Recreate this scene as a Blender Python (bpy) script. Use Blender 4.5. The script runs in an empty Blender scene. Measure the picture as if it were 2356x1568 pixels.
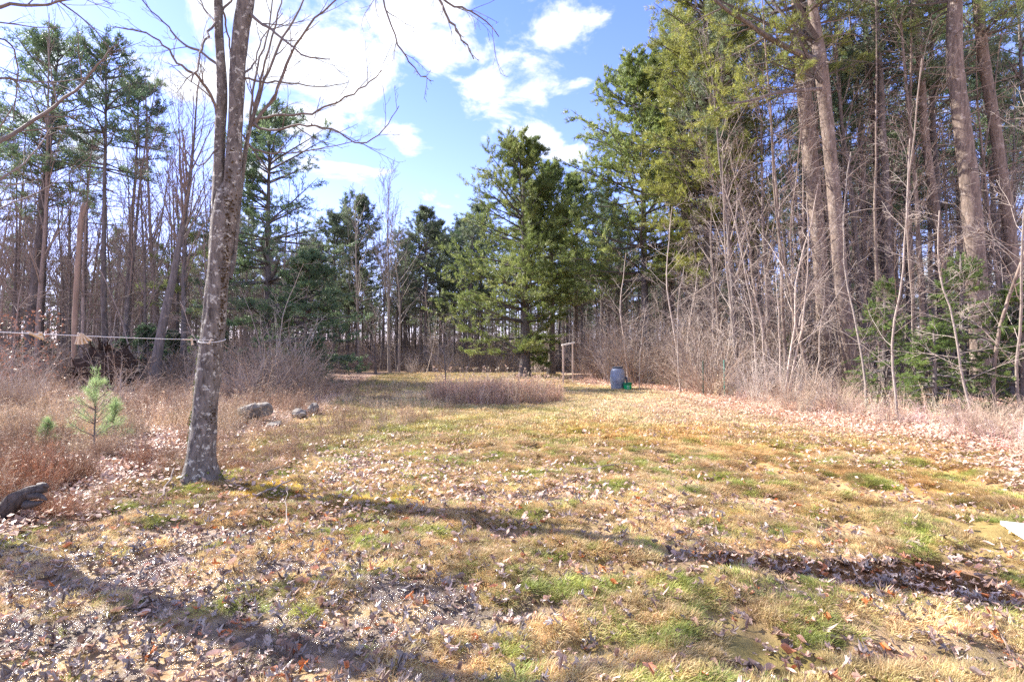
import bpy, math
import numpy as np
from mathutils import Vector, Matrix

scene = bpy.context.scene
COL = scene.collection
R = math.radians

# ---------------------------------------------------------------- camera
F = 1178.0                 # focal length in units of a 2356 px wide picture (18 mm on 36 mm)
CAM_H = 1.6
PITCH = math.atan(20 / F)
cam_d = bpy.data.cameras.new('camera')
cam_d.sensor_width = 36
cam_d.lens = 18
cam_d.clip_start = 0.05
cam_d.clip_end = 2500
cam = bpy.data.objects.new('camera', cam_d)
COL.objects.link(cam)
cam.location = (0, 0, CAM_H)
cam.rotation_euler = (R(90) + PITCH, 0, 0)
scene.camera = cam

# ---------------------------------------------------------------- light
SUN_EL, SUN_AZ = 38.0, -66.0        # azimuth from +Y, negative = left
sd = Vector((math.sin(R(SUN_AZ)) * math.cos(R(SUN_EL)), math.cos(R(SUN_AZ)) * math.cos(R(SUN_EL)), math.sin(R(SUN_EL))))
sun_d = bpy.data.lights.new('sun', 'SUN')
sun_d.energy = 4.9
sun_d.angle = R(0.55)
sun_d.color = (1.0, 0.94, 0.86)
sun = bpy.data.objects.new('sun', sun_d)
COL.objects.link(sun)
sun.rotation_euler = sd.to_track_quat('Z', 'Y').to_euler()

scene.view_settings.view_transform = 'Standard'
scene.view_settings.look = 'None'
scene.view_settings.gamma = 1
scene.view_settings.use_curve_mapping = False
scene.view_settings.exposure = 1.65
scene.cycles.max_bounces = 7
scene.cycles.diffuse_bounces = 4
scene.cycles.glossy_bounces = 2
scene.cycles.transmission_bounces = 3
scene.cycles.transparent_max_bounces = 6
scene.cycles.caustics_reflective = False
scene.cycles.caustics_refractive = False
scene.cycles.use_denoising = False

# ---------------------------------------------------------------- sky
class NT:
    """small helper around a node tree"""
    def __init__(s, nt): s.nt = nt
    def n(s, typ, **kw):
        nd = s.nt.nodes.new(typ)
        for k, v in kw.items(): setattr(nd, k, v)
        return nd
    def link(s, a, b): s.nt.links.new(a, b)
    def put(s, sock, v):
        if isinstance(v, bpy.types.NodeSocket): s.nt.links.new(v, sock)
        elif v is not None: sock.default_value = v
    def m(s, op, a, b=None, c=None, clamp=False):
        nd = s.n('ShaderNodeMath', operation=op); nd.use_clamp = clamp
        s.put(nd.inputs[0], a)
        if b is not None: s.put(nd.inputs[1], b)
        if c is not None: s.put(nd.inputs[2], c)
        return nd.outputs[0]
    def mix(s, f, a, b, blend='MIX'):
        nd = s.n('ShaderNodeMix', data_type='RGBA', blend_type=blend)
        s.put(nd.inputs[0], f); s.put(nd.inputs[6], a); s.put(nd.inputs[7], b)
        return nd.outputs[2]
    def noise(s, vec, scale, detail=4, rough=0.55, dist=0.0):
        nd = s.n('ShaderNodeTexNoise')
        if vec is not None: s.link(vec, nd.inputs['Vector'])
        nd.inputs['Scale'].default_value = scale; nd.inputs['Detail'].default_value = detail
        nd.inputs['Roughness'].default_value = rough; nd.inputs['Distortion'].default_value = dist
        return nd.outputs['Fac'], nd.outputs['Color']
    def ramp(s, fac, stops):
        nd = s.n('ShaderNodeValToRGB'); s.link(fac, nd.inputs[0])
        cr = nd.color_ramp
        while len(cr.elements) < len(stops): cr.elements.new(0.5)
        for e, (p, c) in zip(cr.elements, stops):
            e.position = p; e.color = c if len(c) == 4 else (*c, 1)
        return nd.outputs[0]
    def smooth(s, v, a, b):
        nd = s.n('ShaderNodeMapRange', interpolation_type='SMOOTHSTEP')
        s.put(nd.inputs[0], v); nd.inputs[1].default_value = a; nd.inputs[2].default_value = b
        return nd.outputs[0]

def pix_dir(px, py):
    u, v = (px - 1178) / F, (784 - py) / F
    c, s_ = math.cos(PITCH), math.sin(PITCH)
    return Vector((u, c - v * s_, s_ + v * c))

world = bpy.data.worlds.new("World")
scene.world = world
world.use_nodes = True
w = NT(world.node_tree); w.nt.nodes.clear()
sky = w.n('ShaderNodeTexSky', sky_type='NISHITA')
sky.sun_disc = False
sky.sun_elevation = R(SUN_EL)
sky.sun_rotation = R(SUN_AZ)
sky.altitude = 0; sky.air_density = 1.0; sky.dust_density = 0.35; sky.ozone_density = 1.5
tc = w.n('ShaderNodeTexCoord')
sep = w.n('ShaderNodeSeparateXYZ'); w.link(tc.outputs['Generated'], sep.inputs[0])
X_, Y_, Z_ = sep.outputs
az = w.m('ARCTAN2', X_, Y_)
el = w.m('ARCSINE', Z_)
zz = w.m('ADD', w.m('MAXIMUM', Z_, 0.0), 0.22)
cmb = w.n('ShaderNodeCombineXYZ')
w.link(w.m('DIVIDE', X_, zz), cmb.inputs[0]); w.link(w.m('DIVIDE', Y_, zz), cmb.inputs[1])
warp, _ = w.noise(tc.outputs['Generated'], 9.0, 3, 0.6)
fine, _ = w.noise(cmb.outputs[0], 5.2, 9, 0.6, 0.35)
big, _ = w.noise(cmb.outputs[0], 1.5, 3, 0.5)
# cloud banks: azimuth, elevation, half width, half height (radians) and weight, measured on the real sky
banks = [(700, 60, 330, 150, 1.25), (470, 60, 150, 110, .5), (1000, 30, 240, 75, 1.0), (1250, 50, 130, 100, .85), (620, 250, 160, 95, .9),
         (790, 200, 110, 90, .7), (1120, 200, 50, 60, .62), (1230, 215, 90, 48, .72), (120, 95, 90, 45, .85), (350, 190, 90, 40, .5),
         (930, 310, 40, 26, .75), (1115, 312, 62, 40, .85), (1245, 305, 62, 26, .7), (1310, 352, 80, 34, .95), (780, 395, 110, 34, .95),
         (1340, 190, 40, 16, .6), (1000, 150, 30, 22, .55), (270, 330, 110, 40, .35), (150, 560, 300, 130, .35), (560, 420, 90, 60, .35), (60,300,120,70,.3),
         (2280, 620, 170, 150, .75)]
tot = None
for (px, py, sx, sy, wt) in banks:
    d = pix_dir(px, py).normalized()
    a0, e0 = math.atan2(d.x, d.y), math.asin(d.z)
    dx = w.m('DIVIDE', w.m('SUBTRACT', az, a0), sx / F * 0.95)
    dy = w.m('DIVIDE', w.m('SUBTRACT', el, e0), sy / F * 0.95)
    r2 = w.m('ADD', w.m('MULTIPLY', dx, dx), w.m('MULTIPLY', dy, dy))
    g = w.m('MULTIPLY', w.m('EXPONENT', w.m('MULTIPLY', r2, -1.25)), wt)
    tot = g if tot is None else w.m('ADD', tot, g)
# unseen broken cloud outside the measured sky, cover raised to lift ambient light
outside = w.m('MAXIMUM', w.smooth(w.m('ABSOLUTE', az), 0.82, 1.1), w.smooth(el, 0.62, 0.85), clamp=True)
general = w.m('MULTIPLY', outside, w.m('MULTIPLY', big, 1.5))
tot = w.m('MINIMUM', w.m('ADD', tot, general), .98)
cl = w.m('ADD', w.m('MULTIPLY', tot, 0.56), w.m('MULTIPLY', w.m('SUBTRACT', fine, 0.5), 2.7))
cl = w.m('ADD', cl, w.m('MULTIPLY', w.m('SUBTRACT', warp, 0.5), 0.3))
cmask = w.smooth(cl, 0.24, 0.62)
# cloud body: brighter where thick, the cores boosted to add ambient light
thick = w.smooth(cl, 0.55, 1.15)
cloud_col = w.mix(thick, (2.6, 2.75, 3.05, 1), (6.6, 6.7, 6.9, 1))
wash = w.mix(w.smooth(el, 0.0, 0.9), (.78, .68, 1.05, 1), (0.31, 0.42, 1.0, 1))
base_sky = w.mix(1.0, sky.outputs[0], wash, 'MULTIPLY')
# fine water vapour lifts the blue a little
base_sky = w.mix(0.10, base_sky, (1.6, 2.2, 3.6, 1))
final = w.mix(w.m('MULTIPLY', cmask, 0.97), base_sky, cloud_col)
bg = w.n('ShaderNodeBackground'); bg.inputs['Strength'].default_value = 0.15
w.link(final, bg.inputs['Color'])
wo = w.n('ShaderNodeOutputWorld'); w.link(bg.outputs[0], wo.inputs[0])

# ---------------------------------------------------------------- numpy helpers
def rg(seed): return np.random.default_rng(seed)
def unit(v): return v / np.maximum(np.linalg.norm(v, axis=-1, keepdims=True), 1e-9)

def _hash(ix, iy, s):
    h = (ix.astype(np.int64) * 374761393 + iy.astype(np.int64) * 668265263 + s * 974634777) & 0xffffffff
    h = ((h ^ (h >> 13)) * 1274126177) & 0xffffffff
    return ((h ^ (h >> 16)) & 0xffff) / 65535.0
def vnoise(x, y, s=0):
    ix, iy = np.floor(x), np.floor(y); fx, fy = x - ix, y - iy
    fx, fy = fx * fx * (3 - 2 * fx), fy * fy * (3 - 2 * fy)
    a, b, c, d = _hash(ix, iy, s), _hash(ix + 1, iy, s), _hash(ix, iy + 1, s), _hash(ix + 1, iy + 1, s)
    return (a * (1 - fx) + b * fx) * (1 - fy) + (c * (1 - fx) + d * fx) * fy
def fbm(x, y, s=0, o=4):
    t, a, f, n = 0, 1, 1, 0
    for k in range(o):
        t = t + a * vnoise(x * f + 17.3 * k, y * f - 9.1 * k, s + k); n += a; a *= .5; f *= 2.03
    return t / n
def sstep(v, a, b):
    t = np.clip((v - a) / (b - a), 0, 1); return t * t * (3 - 2 * t)

def P3(px, py, Y):
    """point of the place seen at a pixel of the photograph, Y metres out"""
    d = pix_dir(px, py); return np.array([d.x / d.y * Y, Y, CAM_H + d.z / d.y * Y])
def G(px, py):
    """the ground point seen at that pixel"""
    d = pix_dir(px, py); t = -CAM_H / d.z
    return np.array([d.x * t, d.y * t])
def XA(px, Y): return (px - 1178) / F * Y

def make_mesh(name, V, quads=None, tris=None, mats=(), fmat=None, smooth=False, tone=None, col=None):
    me = bpy.data.meshes.new(name)
    V = np.asarray(V, np.float32)
    me.vertices.add(len(V)); me.vertices.foreach_set('co', V.ravel())
    parts, tot, st = [], [], []
    q = np.zeros((0, 4), np.int32) if quads is None else np.asarray(quads, np.int32)
    t = np.zeros((0, 3), np.int32) if tris is None else np.asarray(tris, np.int32)
    loops = np.concatenate([q.ravel(), t.ravel()])
    starts = np.concatenate([np.arange(len(q)) * 4, len(q) * 4 + np.arange(len(t)) * 3])
    totals = np.concatenate([np.full(len(q), 4), np.full(len(t), 3)])
    me.loops.add(len(loops)); me.loops.foreach_set('vertex_index', loops.astype(np.int32))
    me.polygons.add(len(starts)); me.polygons.foreach_set('loop_start', starts.astype(np.int32))
    me.polygons.foreach_set('loop_total', totals.astype(np.int32))
    for m_ in mats: me.materials.append(m_)
    if fmat is not None: me.polygons.foreach_set('material_index', np.asarray(fmat, np.int32))
    me.polygons.foreach_set('use_smooth', np.full(len(starts), smooth, bool))
    if tone is not None:
        a = me.attributes.new('tone', 'FLOAT', 'POINT'); a.data.foreach_set('value', np.asarray(tone, np.float32))
    if col is not None:
        a = me.attributes.new('tint', 'FLOAT_COLOR', 'POINT')
        c4 = np.ones((len(V), 4), np.float32); c4[:, :3] = col
        a.data.foreach_set('color', c4.ravel())
    me.update(calc_edges=True)
    return me

class Bag:
    """collects tubes and leaf faces for one mesh"""
    def __init__(s): s.V, s.Q, s.T, s.mq, s.mt, s.tone, s.n = [], [], [], [], [], [], 0
    def add(s, V, Q=None, T=None, mat=0, tone=None):
        V = np.asarray(V).reshape(-1, 3)
        if Q is not None: s.Q.append(np.asarray(Q) + s.n); s.mq.append(np.full(len(Q), mat))
        if T is not None: s.T.append(np.asarray(T) + s.n); s.mt.append(np.full(len(T), mat))
        s.tone.append(np.full(len(V), .5) if tone is None else np.broadcast_to(tone, (len(V),)))
        s.V.append(V); s.n += len(V)
    def tubes(s, P, Rd, sides=4, mat=0, cap=False, lump=0, rng=None):
        P = np.asarray(P, float); 
        if P.ndim == 2: P = P[None]; Rd = np.asarray(Rd, float)[None]
        N, K, _ = P.shape
        T = np.gradient(P, axis=1); T = unit(T)
        D = unit(P[:, -1] - P[:, 0])
        ref = np.where(np.abs(D[:, 2:3]) > .7, np.array([[1., .13, 0]]), np.array([[0.05, 0.1, 1.]]))[:, None, :]
        A = unit(np.cross(T, ref)); B = np.cross(T, A)
        th = np.arange(sides) / sides * 2 * np.pi
        rr = Rd[:, :, None]
        if lump and rng is not None: rr = rr * (1 + lump * rng.normal(0, 1, (N, K, sides)))
        V = P[:, :, None, :] + rr[..., None] * (np.cos(th)[:, None] * A[:, :, None, :] + np.sin(th)[:, None] * B[:, :, None, :])
        i = (np.arange(N) * K * sides)[:, None, None] + (np.arange(K - 1) * sides)[None, :, None]
        a = i + np.arange(sides)[None, None]; b = i + (np.arange(sides) + 1)[None, None] % sides
        Q = np.stack([a, b, b + sides, a + sides], -1).reshape(-1, 4)
        Tt = None
        if cap:
            Tt = []
            for n0 in range(N):
                for base, flip in ((n0 * K * sides, 1), (n0 * K * sides + (K - 1) * sides, 0)):
                    for k in range(1, sides - 1):
                        Tt.append((base, base + k + 1, base + k) if flip else (base, base + k, base + k + 1))
        s.add(V, Q, Tt, mat)
    def mesh(s, name, mats, smooth=False):
        if not s.V: s.add(np.zeros((3, 3)), None, [(0, 1, 2)])
        Q = np.concatenate(s.Q) if s.Q else None; T = np.concatenate(s.T) if s.T else None
        fm = np.concatenate(([np.concatenate(s.mq)] if s.Q else []) + ([np.concatenate(s.mt)] if s.T else []))
        return make_mesh(name, np.concatenate(s.V), Q, T, mats, fm, smooth, tone=np.concatenate(s.tone))

def grow(P0, D0, L, K, wob, trop, rng):
    P0 = np.asarray(P0, float); N = len(P0); P = np.empty((N, K, 3)); P[:, 0] = P0
    d = unit(np.asarray(D0, float)); st = (np.broadcast_to(L, (N,)) / (K - 1))[:, None]
    for k in range(1, K):
        d = unit(d + rng.normal(0, wob, (N, 3)) + trop)
        P[:, k] = P[:, k - 1] + d * st
    return P
def taper(r0, r1, N, K, pw=1.0):
    t = np.linspace(0, 1, K)[None] ** pw
    r0 = np.broadcast_to(r0, (N,))[:, None]; r1 = np.broadcast_to(r1, (N,))[:, None]
    return r0 * (1 - t) + r1 * t
def at_t(P, Rd, t):
    """t (N,n) -> positions, tangents, radii, flattened"""
    N, K, _ = P.shape; f = t * (K - 1); i = np.minimum(f.astype(int), K - 2); fr = f - i
    r = np.arange(N)[:, None]
    a, b = P[r, i], P[r, i + 1]
    return (a + (b - a) * fr[..., None]).reshape(-1, 3), unit(b - a).reshape(-1, 3), (Rd[r, i] * (1 - fr) + Rd[r, i + 1] * fr).reshape(-1)
def sprout(P, Rd, n, t0, t1, ang, lf, rng, K=5, wob=.12, trop=(0, 0, .04), rf=.6, flat=0.0, tipr=.25, Lmin=0.0, fall=.6, rmin=.002):
    N = len(P); L = np.linalg.norm(np.diff(P, axis=1), axis=2).sum(1)
    t = (np.arange(n)[None] + rng.uniform(0, 1, (N, n))) / n * (t1 - t0) + t0
    pos, T, r = at_t(P, Rd, t)
    rnd = rng.normal(0, 1, (N * n, 3)); rnd[:, 2] *= (1 - flat)
    pr = unit(rnd - (rnd * T).sum(1, keepdims=True) * T)
    a = (np.broadcast_to(ang, (N * n,)) * rng.uniform(.75, 1.25, N * n))[:, None]
    D = np.cos(a) * T + np.sin(a) * pr
    Lc = np.maximum(np.repeat(L, n) * lf * (1 - fall * t.ravel()) * rng.uniform(.55, 1.2, N * n), Lmin)
    C = grow(pos, D, Lc, K, wob, np.array(trop), rng)
    rc = np.maximum(r * rf * rng.uniform(.7, 1, N * n), rmin)
    return C, taper(rc, np.maximum(rc * tipr, rmin * .6), N * n, K)

def tufts(bag, pos, dirs, rng, m=9, ln=.16, wd=.02, spread=.75, mat=1, tone=None):
    N = len(pos)
    d = unit(unit(dirs)[:, None] + rng.normal(0, spread, (N, m, 3)))
    l = ln * rng.uniform(.6, 1.15, (N, m, 1))
    side = unit(np.cross(d, rng.normal(0, 1, (N, m, 3)))) * wd * .5
    p = pos[:, None] + rng.normal(0, ln * .22, (N, m, 3))
    V = np.stack([p - side, p + side, p + d * l], 2).reshape(-1, 3)
    T = np.arange(N * m * 3).reshape(-1, 3)
    tn = rng.uniform(0, 1, N) if tone is None else tone
    tn = np.clip(tn[:, None] + rng.normal(0, .08, (N, m)), 0, 1)
    bag.add(V, None, T, mat, np.repeat(tn.ravel(), 3))

# ---------------------------------------------------------------- materials
def new_mat(name):
    m_ = bpy.data.materials.new(name); m_.use_nodes = True
    t = NT(m_.node_tree); t.nt.nodes.clear()
    out = t.n('ShaderNodeOutputMaterial'); bs = t.n('ShaderNodeBsdfPrincipled'); t.link(bs.outputs[0], out.inputs[0])
    return m_, t, bs, out
def bump(t, bs, h, strength=.4, dist=.02):
    b = t.n('ShaderNodeBump'); b.inputs['Strength'].default_value = strength; b.inputs['Distance'].default_value = dist
    t.link(h, b.inputs['Height']); t.link(b.outputs[0], bs.inputs['Normal'])

def bark_mat(name, dark, light, patch=None, scale=14, stretch=.25, rough=.9, bstr=.5, lichen=0.0, amount=(.52, .62), var=.25):
    m_, t, bs, _ = new_mat(name)
    c = t.n('ShaderNodeTexCoord'); mp = t.n('ShaderNodeMapping'); mp.inputs['Scale'].default_value = (1, 1, stretch)
    t.link(c.outputs['Object'], mp.inputs[0])
    f, _ = t.noise(mp.outputs[0], scale, 6, .65, .6)
    col = t.ramp(f, [(.3, dark), (.7, light)])
    if patch is not None:
        pf, _ = t.noise(c.outputs['Object'], scale * .7, 5, .7)
        col = t.mix(t.smooth(pf, *amount), col, (*patch, 1))
    oi = t.n('ShaderNodeObjectInfo')
    v = t.m('ADD', t.m('MULTIPLY', oi.outputs['Random'], var * 2), 1 - var)
    hv = t.n('ShaderNodeHueSaturation'); t.link(col, hv.inputs['Color']); t.link(v, hv.inputs['Value'])
    t.link(hv.outputs[0], bs.inputs['Base Color'])
    bs.inputs['Roughness'].default_value = rough
    bs.inputs['Specular IOR Level'].default_value = .3
    bump(t, bs, f, bstr, .03)
    return m_

def needle_mat(name, dark, mid, light, trans=.3, rough=.5, objvar=.15):
    m_, t, bs, out = new_mat(name)
    a = t.n('ShaderNodeAttribute', attribute_name='tone')
    c = t.n('ShaderNodeTexCoord'); f, _ = t.noise(c.outputs['Object'], .8, 3, .6)
    k = t.m('ADD', t.m('MULTIPLY', a.outputs['Fac'], .7), t.m('MULTIPLY', t.m('SUBTRACT', f, .5), 1.1), clamp=False)
    col = t.ramp(t.m('ADD', k, .12), [(.0, dark), (.5, mid), (.95, light)])
    oi = t.n('ShaderNodeObjectInfo'); v = t.m('ADD', t.m('MULTIPLY', oi.outputs['Random'], objvar * 2), 1 - objvar)
    hv = t.n('ShaderNodeHueSaturation'); t.link(col, hv.inputs['Color']); t.link(v, hv.inputs['Value'])
    t.link(hv.outputs[0], bs.inputs['Base Color']); bs.inputs['Roughness'].default_value = rough
    bs.inputs['Specular IOR Level'].default_value = .55
    tr = t.n('ShaderNodeBsdfTranslucent'); t.link(hv.outputs[0], tr.inputs[0])
    mx = t.n('ShaderNodeMixShader'); mx.inputs[0].default_value = trans
    t.link(bs.outputs[0], mx.inputs[1]); t.link(tr.outputs[0], mx.inputs[2]); t.link(mx.outputs[0], out.inputs[0])
    return m_

def tint_mat(name, rough=.6, trans=.25, spec=.3, inst=True, gain=1.0):
    """colour comes with every scattered plant"""
    m_, t, bs, out = new_mat(name)
    a = t.n('ShaderNodeAttribute', attribute_name='tint', attribute_type='INSTANCER' if inst else 'GEOMETRY')
    tn = t.n('ShaderNodeAttribute', attribute_name='tone')
    v = t.m('ADD', t.m('MULTIPLY', tn.outputs['Fac'], .7), .62 * gain)
    hv = t.n('ShaderNodeHueSaturation'); t.link(a.outputs['Color'], hv.inputs['Color']); t.link(v, hv.inputs['Value'])
    t.link(hv.outputs[0], bs.inputs['Base Color']); bs.inputs['Roughness'].default_value = rough
    bs.inputs['Specular IOR Level'].default_value = spec
    if trans:
        tr = t.n('ShaderNodeBsdfTranslucent'); t.link(hv.outputs[0], tr.inputs[0])
        mx = t.n('ShaderNodeMixShader'); mx.inputs[0].default_value = trans
        t.link(bs.outputs[0], mx.inputs[1]); t.link(tr.outputs[0], mx.inputs[2]); t.link(mx.outputs[0], out.inputs[0])
    return m_

def flat_mat(name, col, rough=.5, var=.12, scale=8, bstr=.1, spec=.5, metallic=0):
    m_, t, bs, _ = new_mat(name)
    c = t.n('ShaderNodeTexCoord'); f, _ = t.noise(c.outputs['Object'], scale, 6, .65)
    lo = tuple(x * (1 - var) for x in col); hi = tuple(min(1, x * (1 + var)) for x in col)
    t.link(t.ramp(f, [(.3, lo), (.7, hi)]), bs.inputs['Base Color'])
    bs.inputs['Roughness'].default_value = rough; bs.inputs['Specular IOR Level'].default_value = spec
    bs.inputs['Metallic'].default_value = metallic
    bump(t, bs, f, bstr, .01)
    return m_

M = {}
M['maple_bark'] = bark_mat('maple_bark', (.055, .046, .042), (.245, .215, .195), (.46, .45, .41), 20, .35, .9, 1.0, amount=(.55, .62), var=.02)
M['maple_upper'] = M['maple_bark']
M['branch_dark'] = bark_mat('branch_bark', (.10, .08, .075), (.22, .18, .17), None, 20, .5, .8, .1, var=.05)
M['pine_bark'] = bark_mat('pine_bark', (.075, .062, .058), (.24, .20, .18), (.33, .29, .27), 12, .25, .95, .6, amount=(.58, .68))
M['right_bark'] = bark_mat('grey_pine_bark', (.085, .062, .05), (.31, .24, .195), (.40, .34, .29), 11, .22, .95, .7, amount=(.56, .66), var=.12)
M['dark_bark'] = bark_mat('dark_bark', (.065, .056, .054), (.20, .175, .168), None, 12, .25, .95, .4)
M['pale_bark'] = bark_mat('pale_twig_bark', (.19, .155, .13), (.40, .335, .29), None, 16, .5, .7, .1, var=.15)
M['twig'] = bark_mat('twig_bark', (.15, .115, .10), (.34, .27, .235), None, 16, .5, .8, .1, var=.2)
M['dead_twig'] = bark_mat('dead_twig', (.13, .10, .085), (.32, .26, .22), None, 16, .5, .85, .1, var=.2)
M['brush'] = bark_mat('brush_twig', (.23, .165, .12), (.46, .35, .265), None, 12, .5, .8, .05, var=.2)
M['brush_pale'] = bark_mat('pale_brush_twig', (.34, .275, .23), (.58, .49, .42), None, 12, .5, .8, .05, var=.15)
M['snag'] = bark_mat('bare_snag_wood', (.15, .105, .08), (.33, .24, .185), None, 10, .12, .85, .5)
M['needle'] = needle_mat('pine_needles', (.07, .11, .035), (.24, .30, .085), (.44, .46, .16), trans=.5)
M['needle_far'] = needle_mat('far_pine_needles', (.07, .10, .06), (.16, .20, .11), (.26, .29, .16), trans=.45, objvar=.2)
M['needle_yellow'] = needle_mat('yellow_pine_needles', (.11, .14, .035), (.29, .31, .07), (.48, .46, .11), trans=.5)
M['needle_blue'] = needle_mat('dark_pine_needles', (.045, .09, .055), (.13, .20, .10), (.26, .33, .15), trans=.45)
M['spruce'] = needle_mat('spruce_needles', (.05, .09, .03), (.17, .25, .06), (.32, .40, .11), trans=.45)
M['sapling'] = needle_mat('sapling_needles', (.20, .32, .12), (.36, .50, .20), (.56, .66, .34), trans=.4)
M['moss'] = flat_mat('moss', (.20, .23, .05), .95, .5, 40, .6)
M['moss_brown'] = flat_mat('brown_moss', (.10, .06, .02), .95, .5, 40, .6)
M['post_wood'] = flat_mat('post_wood', (.52, .40, .31), .8, .2, 12, .2)
M['beam_wood'] = flat_mat('beam_wood', (.72, .68, .62), .7, .12, 12, .2)
M['board'] = flat_mat('white_board', (.72, .70, .66), .6, .1, 9, .15)
M['barrel'] = flat_mat('barrel_plastic', (.20, .225, .28), .45, .28, 9, .08)
M['barrel_dark'] = flat_mat('barrel_lid_plastic', (.05, .06, .08), .5, .15, 6, .05)
M['bucket'] = flat_mat('bucket_plastic', (.0, .42, .13), .4, .1, 5, .03)
M['bucket_rim'] = flat_mat('bucket_rim_plastic', (.0, .16, .07), .4, .1, 5, .03)
M['print'] = flat_mat('bucket_print', (.55, .75, .62), .5, .1, 60, 0)
M['wire'] = flat_mat('wire', (.35, .35, .36), .4, .1, 5, 0, metallic=.8)
M['stake_dark'] = flat_mat('dark_green_stake', (.012, .06, .04), .5, .2, 20, .1)
M['stake_green'] = flat_mat('light_green_stake', (.10, .30, .22), .5, .2, 20, .1)
M['line'] = flat_mat('clothesline_cord', (.75, .74, .74), .6, .08, 60, .1)
M['pin'] = flat_mat('clothespin_wood', (.62, .50, .37), .7, .12, 40, .1)
M['rock'] = flat_mat('rock', (.17, .15, .13), .85, .35, 7, .6)
M['log'] = bark_mat('weathered_log', (.025, .02, .018), (.13, .105, .095), None, 30, .15, .6, 1.0, var=.02)
M['stick'] = bark_mat('fallen_stick', (.16, .12, .10), (.36, .29, .25), None, 20, .5, .7, .3, var=.15)
M['root'] = bark_mat('root_earth', (.018, .012, .010), (.07, .042, .03), None, 14, 1, .95, 1.0, var=.02)

M['stalk'] = tint_mat('dry_stalk', .6, .15, .3)
M['grass'] = tint_mat('grass_blade', .5, .3, .4)
M['litter'] = tint_mat('litter_leaf', .45, .15, .5)

def leaf_mat():
    m_, t, bs, out = new_mat('fallen_leaf')
    oi = t.n('ShaderNodeObjectInfo')
    col = t.ramp(oi.outputs['Random'], [(0, (.12, .08, .065)), (.2, (.24, .15, .11)), (.38, (.40, .25, .175)), (.55, (.52, .34, .25)),
                                        (.68, (.20, .15, .135)), (.82, (.66, .49, .39)), (.97, (.50, .15, .03))])
    c = t.n('ShaderNodeTexCoord'); f, _ = t.noise(c.outputs['Object'], 40, 4, .6)
    hv = t.n('ShaderNodeHueSaturation'); t.link(col, hv.inputs['Color']); t.link(t.m('ADD', t.m('MULTIPLY', f, .7), .65), hv.inputs['Value'])
    t.link(hv.outputs[0], bs.inputs['Base Color'])
    bs.inputs['Roughness'].default_value = .42; bs.inputs['Specular IOR Level'].default_value = .6
    bump(t, bs, f, .3, .004)
    tr = t.n('ShaderNodeBsdfTranslucent'); t.link(hv.outputs[0], tr.inputs[0])
    mx = t.n('ShaderNodeMixShader'); mx.inputs[0].default_value = .15
    t.link(bs.outputs[0], mx.inputs[1]); t.link(tr.outputs[0], mx.inputs[2]); t.link(mx.outputs[0], out.inputs[0])
    return m_
M['leaf'] = leaf_mat()
def wet_leaf_mat():
    m_, t, bs, _ = new_mat('wet_leaf')
    oi = t.n('ShaderNodeObjectInfo'); t.link(t.ramp(oi.outputs['Random'], [(0, (.11, .08, .065)), (.5, (.25, .185, .15)), (1, (.38, .30, .25))]), bs.inputs['Base Color'])
    bs.inputs['Roughness'].default_value = .30; bs.inputs['Specular IOR Level'].default_value = .8
    bs.inputs['Coat Weight'].default_value = .3; bs.inputs['Coat Roughness'].default_value = .15
    c = t.n('ShaderNodeTexCoord'); f, _ = t.noise(c.outputs['Object'], 60, 3, .6); bump(t, bs, f, .4, .004)
    return m_
M['wet_leaf'] = wet_leaf_mat()

def ground_mat():
    m_, t, bs, _ = new_mat('ground')
    a = t.n('ShaderNodeAttribute', attribute_name='tint')
    wt = t.n('ShaderNodeAttribute', attribute_name='tone')     # wetness
    g = t.n('ShaderNodeNewGeometry')
    f1, _ = t.noise(g.outputs['Position'], 9, 8, .7)
    f2, _ = t.noise(g.outputs['Position'], 55, 5, .7)
    f3, _ = t.noise(g.outputs['Position'], 2.2, 6, .65)
    v = t.m('ADD', t.m('MULTIPLY', f1, .9), t.m('ADD', t.m('MULTIPLY', f2, .8), .18))
    hv = t.n('ShaderNodeHueSaturation'); t.link(a.outputs['Color'], hv.inputs['Color']); t.link(v, hv.inputs['Value'])
    t.link(t.m('ADD', t.m('MULTIPLY', f3, .05), .475), hv.inputs['Hue'])
    t.link(hv.outputs[0], bs.inputs['Base Color'])
    wet = t.m('MULTIPLY', wt.outputs['Fac'], t.smooth(f1, .38, .55))
    rr = t.n('ShaderNodeMapRange'); t.link(wet, rr.inputs[0]); rr.inputs[3].default_value = .95; rr.inputs[4].default_value = .16
    t.link(rr.outputs[0], bs.inputs['Roughness']); t.link(t.m('ADD', t.m('MULTIPLY', wet, .75), .12), bs.inputs['Specular IOR Level'])
    bump(t, bs, t.m('ADD', f1, t.m('MULTIPLY', f2, .5)), .8, .03)
    return m_
M['ground'] = ground_mat()

def water_mat():
    m_, t, bs, out = new_mat('water')
    g = t.n('ShaderNodeNewGeometry'); f, _ = t.noise(g.outputs['Position'], 16, 3, .5)
    gl = t.n('ShaderNodeBsdfGlossy'); gl.inputs['Roughness'].default_value = .04
    tr = t.n('ShaderNodeBsdfTransparent'); tr.inputs[0].default_value = (.92, .80, .64, 1)
    fr = t.n('ShaderNodeFresnel'); fr.inputs[0].default_value = 1.33
    b = t.n('ShaderNodeBump'); b.inputs['Strength'].default_value = .25; b.inputs['Distance'].default_value = .01
    t.link(f, b.inputs['Height']); t.link(b.outputs[0], gl.inputs['Normal']); t.link(b.outputs[0], fr.inputs['Normal'])
    mx = t.n('ShaderNodeMixShader'); t.link(fr.outputs[0], mx.inputs[0]); t.link(tr.outputs[0], mx.inputs[1]); t.link(gl.outputs[0], mx.inputs[2])
    t.link(mx.outputs[0], out.inputs[0])
    return m_
M['water'] = water_mat()

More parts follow.
